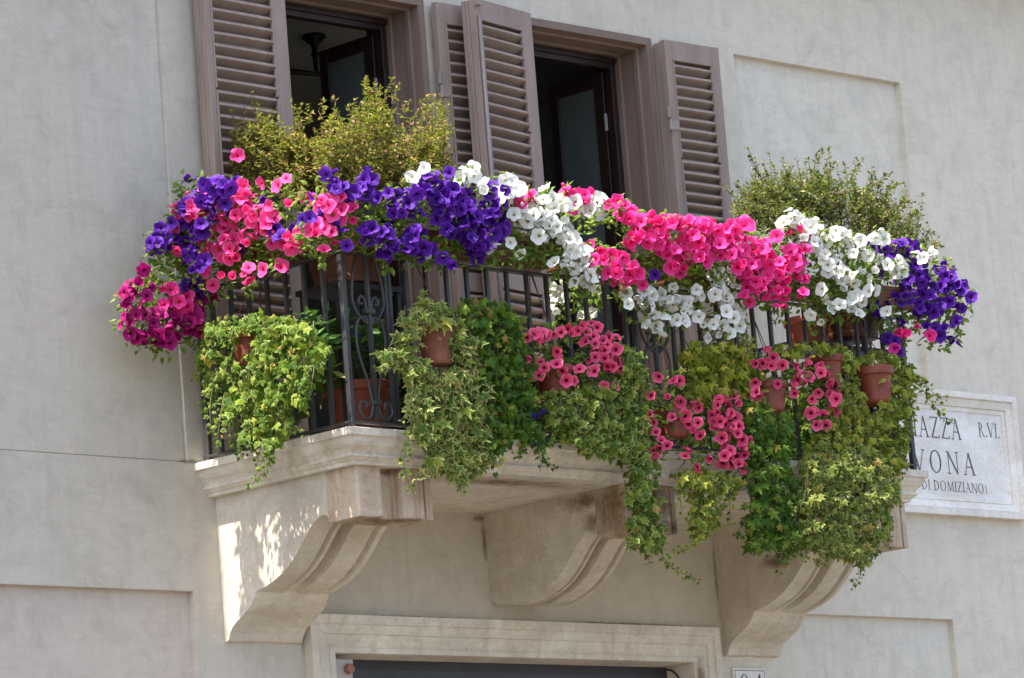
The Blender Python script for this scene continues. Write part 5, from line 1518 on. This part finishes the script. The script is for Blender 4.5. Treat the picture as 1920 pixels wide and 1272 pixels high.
# ------------------------------------------------------------------ shrubs
def shrub(label, surf, mk, poly, base_px, shoots, n_fill, leaf=.034, dep=.30):
    c0 = np.array(base_px, float)
    root_p = locate(surf, c0[0], c0[1], 0)
    t = thing('bush', label, 'bush', tuple(root_p), 'bushes in large pots on the balcony')
    base = Vector(root_p)
    tw = MB()
    leaves = []

    def pin(x_, y_):
        r_ = False
        j = len(poly) - 1
        for i in range(len(poly)):
            xi, yi = poly[i]
            xj, yj = poly[j]
            if (yi > y_) != (yj > y_) and x_ < (xj - xi) * (y_ - yi) / (yj - yi) + xi:
                r_ = not r_
            j = i
        return r_
    xs = [p[0] for p in poly]
    ys = [p[1] for p in poly]

    def twig(p0, p1, step, rad):
        p0, p1 = np.array(p0), np.array(p1)
        d_ = p1 - p0
        L = np.linalg.norm(d_)
        d_ /= L
        mid = (p0 + p1) / 2 + rvec(.012)
        tw.tube([Vector(p0) - base, Vector(mid) - base, Vector(p1) - base], rad, 4, rad * .5, caps=False)
        k = 0
        s_ = L * .15
        while s_ < L:
            q_ = p0 + d_ * s_
            ax = np.cross(d_, rvec())
            ax /= np.linalg.norm(ax)
            f_ = 1 - .35 * s_ / L
            for sg in (1, -1):
                tip = ax * sg + d_ * .75 + rvec(.25)
                nrm = UP * .5 + d_ * .8 - ax * sg * .35 + rvec(.45)
                leaves.append((q_, *frame(nrm, tip), leaf * f_ * random.choice((.6, .8, 1.0, 1.15, 1.4))))
            s_ += step * random.uniform(.8, 1.2)
        for _ in range(3):
            leaves.append((p1, *frame(rvec(.6) + UP * .4 - CF * .3, d_ + rvec(.4)), leaf * .7))
    n = 0
    heads = []
    while len(heads) < 92:
        q_ = (random.uniform(min(xs), max(xs)), random.uniform(min(ys), max(ys)))
        if pin(*q_):
            heads.append((*q_, random.uniform(-dep, dep)))
    while n < n_fill:
        hd_ = random.choice(heads)
        x_, y_ = hd_[0] + random.gauss(0, 18), hd_[1] + random.gauss(0, 16)
        if not pin(x_, y_):
            continue
        n += 1
        p1 = locate(surf, x_, y_, hd_[2] + random.gauss(0, .09))
        out = np.array(CR * (x_ - c0[0]) / 220 + CU * (c0[1] - y_ + 60) / 160) + rvec(.45)
        out /= np.linalg.norm(out)
        twig(p1 - out * random.uniform(.07, .15), p1, .016, .0022)
    for (xa, ya, xb, yb) in shoots:
        b_ = random.uniform(-.1, .2)
        twig(locate(surf, xa, ya, b_), locate(surf, xb, yb, b_), .017, .003)
    for _ in range(34):             # loose shoots standing above the outline
        x_ = random.uniform(min(xs) + 8, max(xs) - 8)
        y_ = min(ys)
        while y_ < max(ys) and not pin(x_, y_):
            y_ += 3
        b_ = random.uniform(-.2, .2)
        twig(locate(surf, x_, y_ + 16, b_), locate(surf, x_ + random.uniform(-16, 16), y_ - random.choice((6, 12, 20, 30, 42)), b_), .019, .0022)
    # main limbs
    for _ in range(26):
        x_ = random.uniform(min(xs), max(xs))
        y_ = random.uniform(min(ys) + 40, max(ys))
        if pin(x_, y_):
            p1 = locate(surf, x_, y_, random.uniform(-dep, dep) * .6)
            b0 = np.array(root_p) + rvec(.05)
            tw.tube([Vector(b0) - base, Vector((b0 + p1) / 2 + rvec(.04) - UP * .03) - base, Vector(p1) - base], .008, 5, .003, caps=False)
    joined('foliage', leaves, 'small', mk, t)
    o = tw.build('twigs', M['twig'], t)
    o['kind'] = 'stuff'
    return t


shrub('yellow green bush with bronze shoots in front of the left window', ('B', -2.28, -0.93), 'bush_y',
      [(425, 335), (430, 290), (440, 255), (462, 228), (490, 215), (520, 238), (550, 240), (565, 222), (600, 210), (625, 228), (650, 225), (675, 205), (690, 185), (715, 190), (745, 200), (765, 215), (800, 210), (825, 205), (845, 235), (850, 290), (845, 340), (780, 350), (700, 345), (600, 350), (500, 350)], (640, 420),
      [(485, 230, 484, 200), (500, 235, 508, 210), (605, 225, 606, 190), (625, 235, 628, 208), (690, 205, 686, 148), (700, 210, 690, 170), (715, 205, 735, 148), (735, 195, 748, 160), (700, 190, 712, 165), (760, 215, 766, 190), (820, 215, 828, 180), (835, 230, 840, 200), (800, 215, 790, 195), (440, 260, 452, 222), (430, 300, 398, 296), (555, 240, 560, 215), (575, 235, 582, 214), (660, 225, 655, 200)], 1350, .038)
shrub('olive green bush with long shoots at the right end of the balcony', ('Y', -0.93), 'bush_g',
      [(1375, 420), (1372, 385), (1395, 362), (1420, 330), (1450, 318), (1485, 322), (1510, 325), (1540, 320), (1570, 330), (1600, 345), (1640, 345), (1670, 350), (1695, 372), (1715, 400), (1735, 430), (1752, 455), (1765, 480), (1720, 470), (1650, 450), (1560, 440), (1480, 430)], (1580, 540),
      [(1430, 340, 1403, 280), (1425, 345, 1415, 300), (1440, 335, 1432, 305), (1500, 330, 1493, 302), (1520, 330, 1516, 300), (1550, 325, 1562, 308), (1590, 345, 1618, 300), (1600, 345, 1606, 318), (1640, 350, 1670, 325), (1660, 355, 1690, 345), (1685, 375, 1712, 380), (1700, 400, 1728, 405), (1730, 430, 1750, 438), (1745, 455, 1768, 462), (1385, 375, 1360, 350), (1395, 365, 1380, 345), (1630, 350, 1636, 330)], 1050, .037, .26)

# glossy shrub on the balcony floor
lp_ = at(668, 722, -0.93)
la = thing('shrub', 'glossy dark green shrub in the floor pot behind the corner scroll', 'shrub', tuple(lp_))
lv = []
tw = MB()
for (px, py) in ((600, 612), (640, 600), (575, 600), (610, 635), (690, 630), (715, 640), (735, 625), (700, 660), (720, 680), (620, 690), (635, 705), (600, 660), (650, 680), (740, 660), (745, 720), (760, 750), (690, 610), (560, 620), (580, 640), (670, 690), (720, 700), (650, 640), (630, 620), (590, 630), (575, 585), (605, 590), (700, 605), (720, 615), (735, 690), (705, 690), (690, 655), (610, 610), (625, 650), (600, 690), (745, 640)):
    tipp = at(px, py, -0.93 + random.uniform(-.2, .12))
    tw.tube([Vector((0, 0, -.02)), (Vector(tipp) - Vector(lp_)) * .5 + Vector((0, 0, .04)), Vector(tipp) - Vector(lp_)], .006, 5, .003)
    d_ = tipp - lp_
    d_ = d_ / np.linalg.norm(d_) + UP * .6
    for k in range(11):
        a_ = k * 2.4
        side = CR * math.cos(a_) + (-CF) * math.sin(a_)
        lv.append((tipp - d_ * (.006 * k), *frame(UP * .7 - CF * .5 + rvec(.25), side + UP * .35 + rvec(.2)), random.uniform(.075, .115)))
singles(lv, leaf_meshes('lance', 'laurel'), 'leaf', la)
tw.build('stems', M['twig'], la)
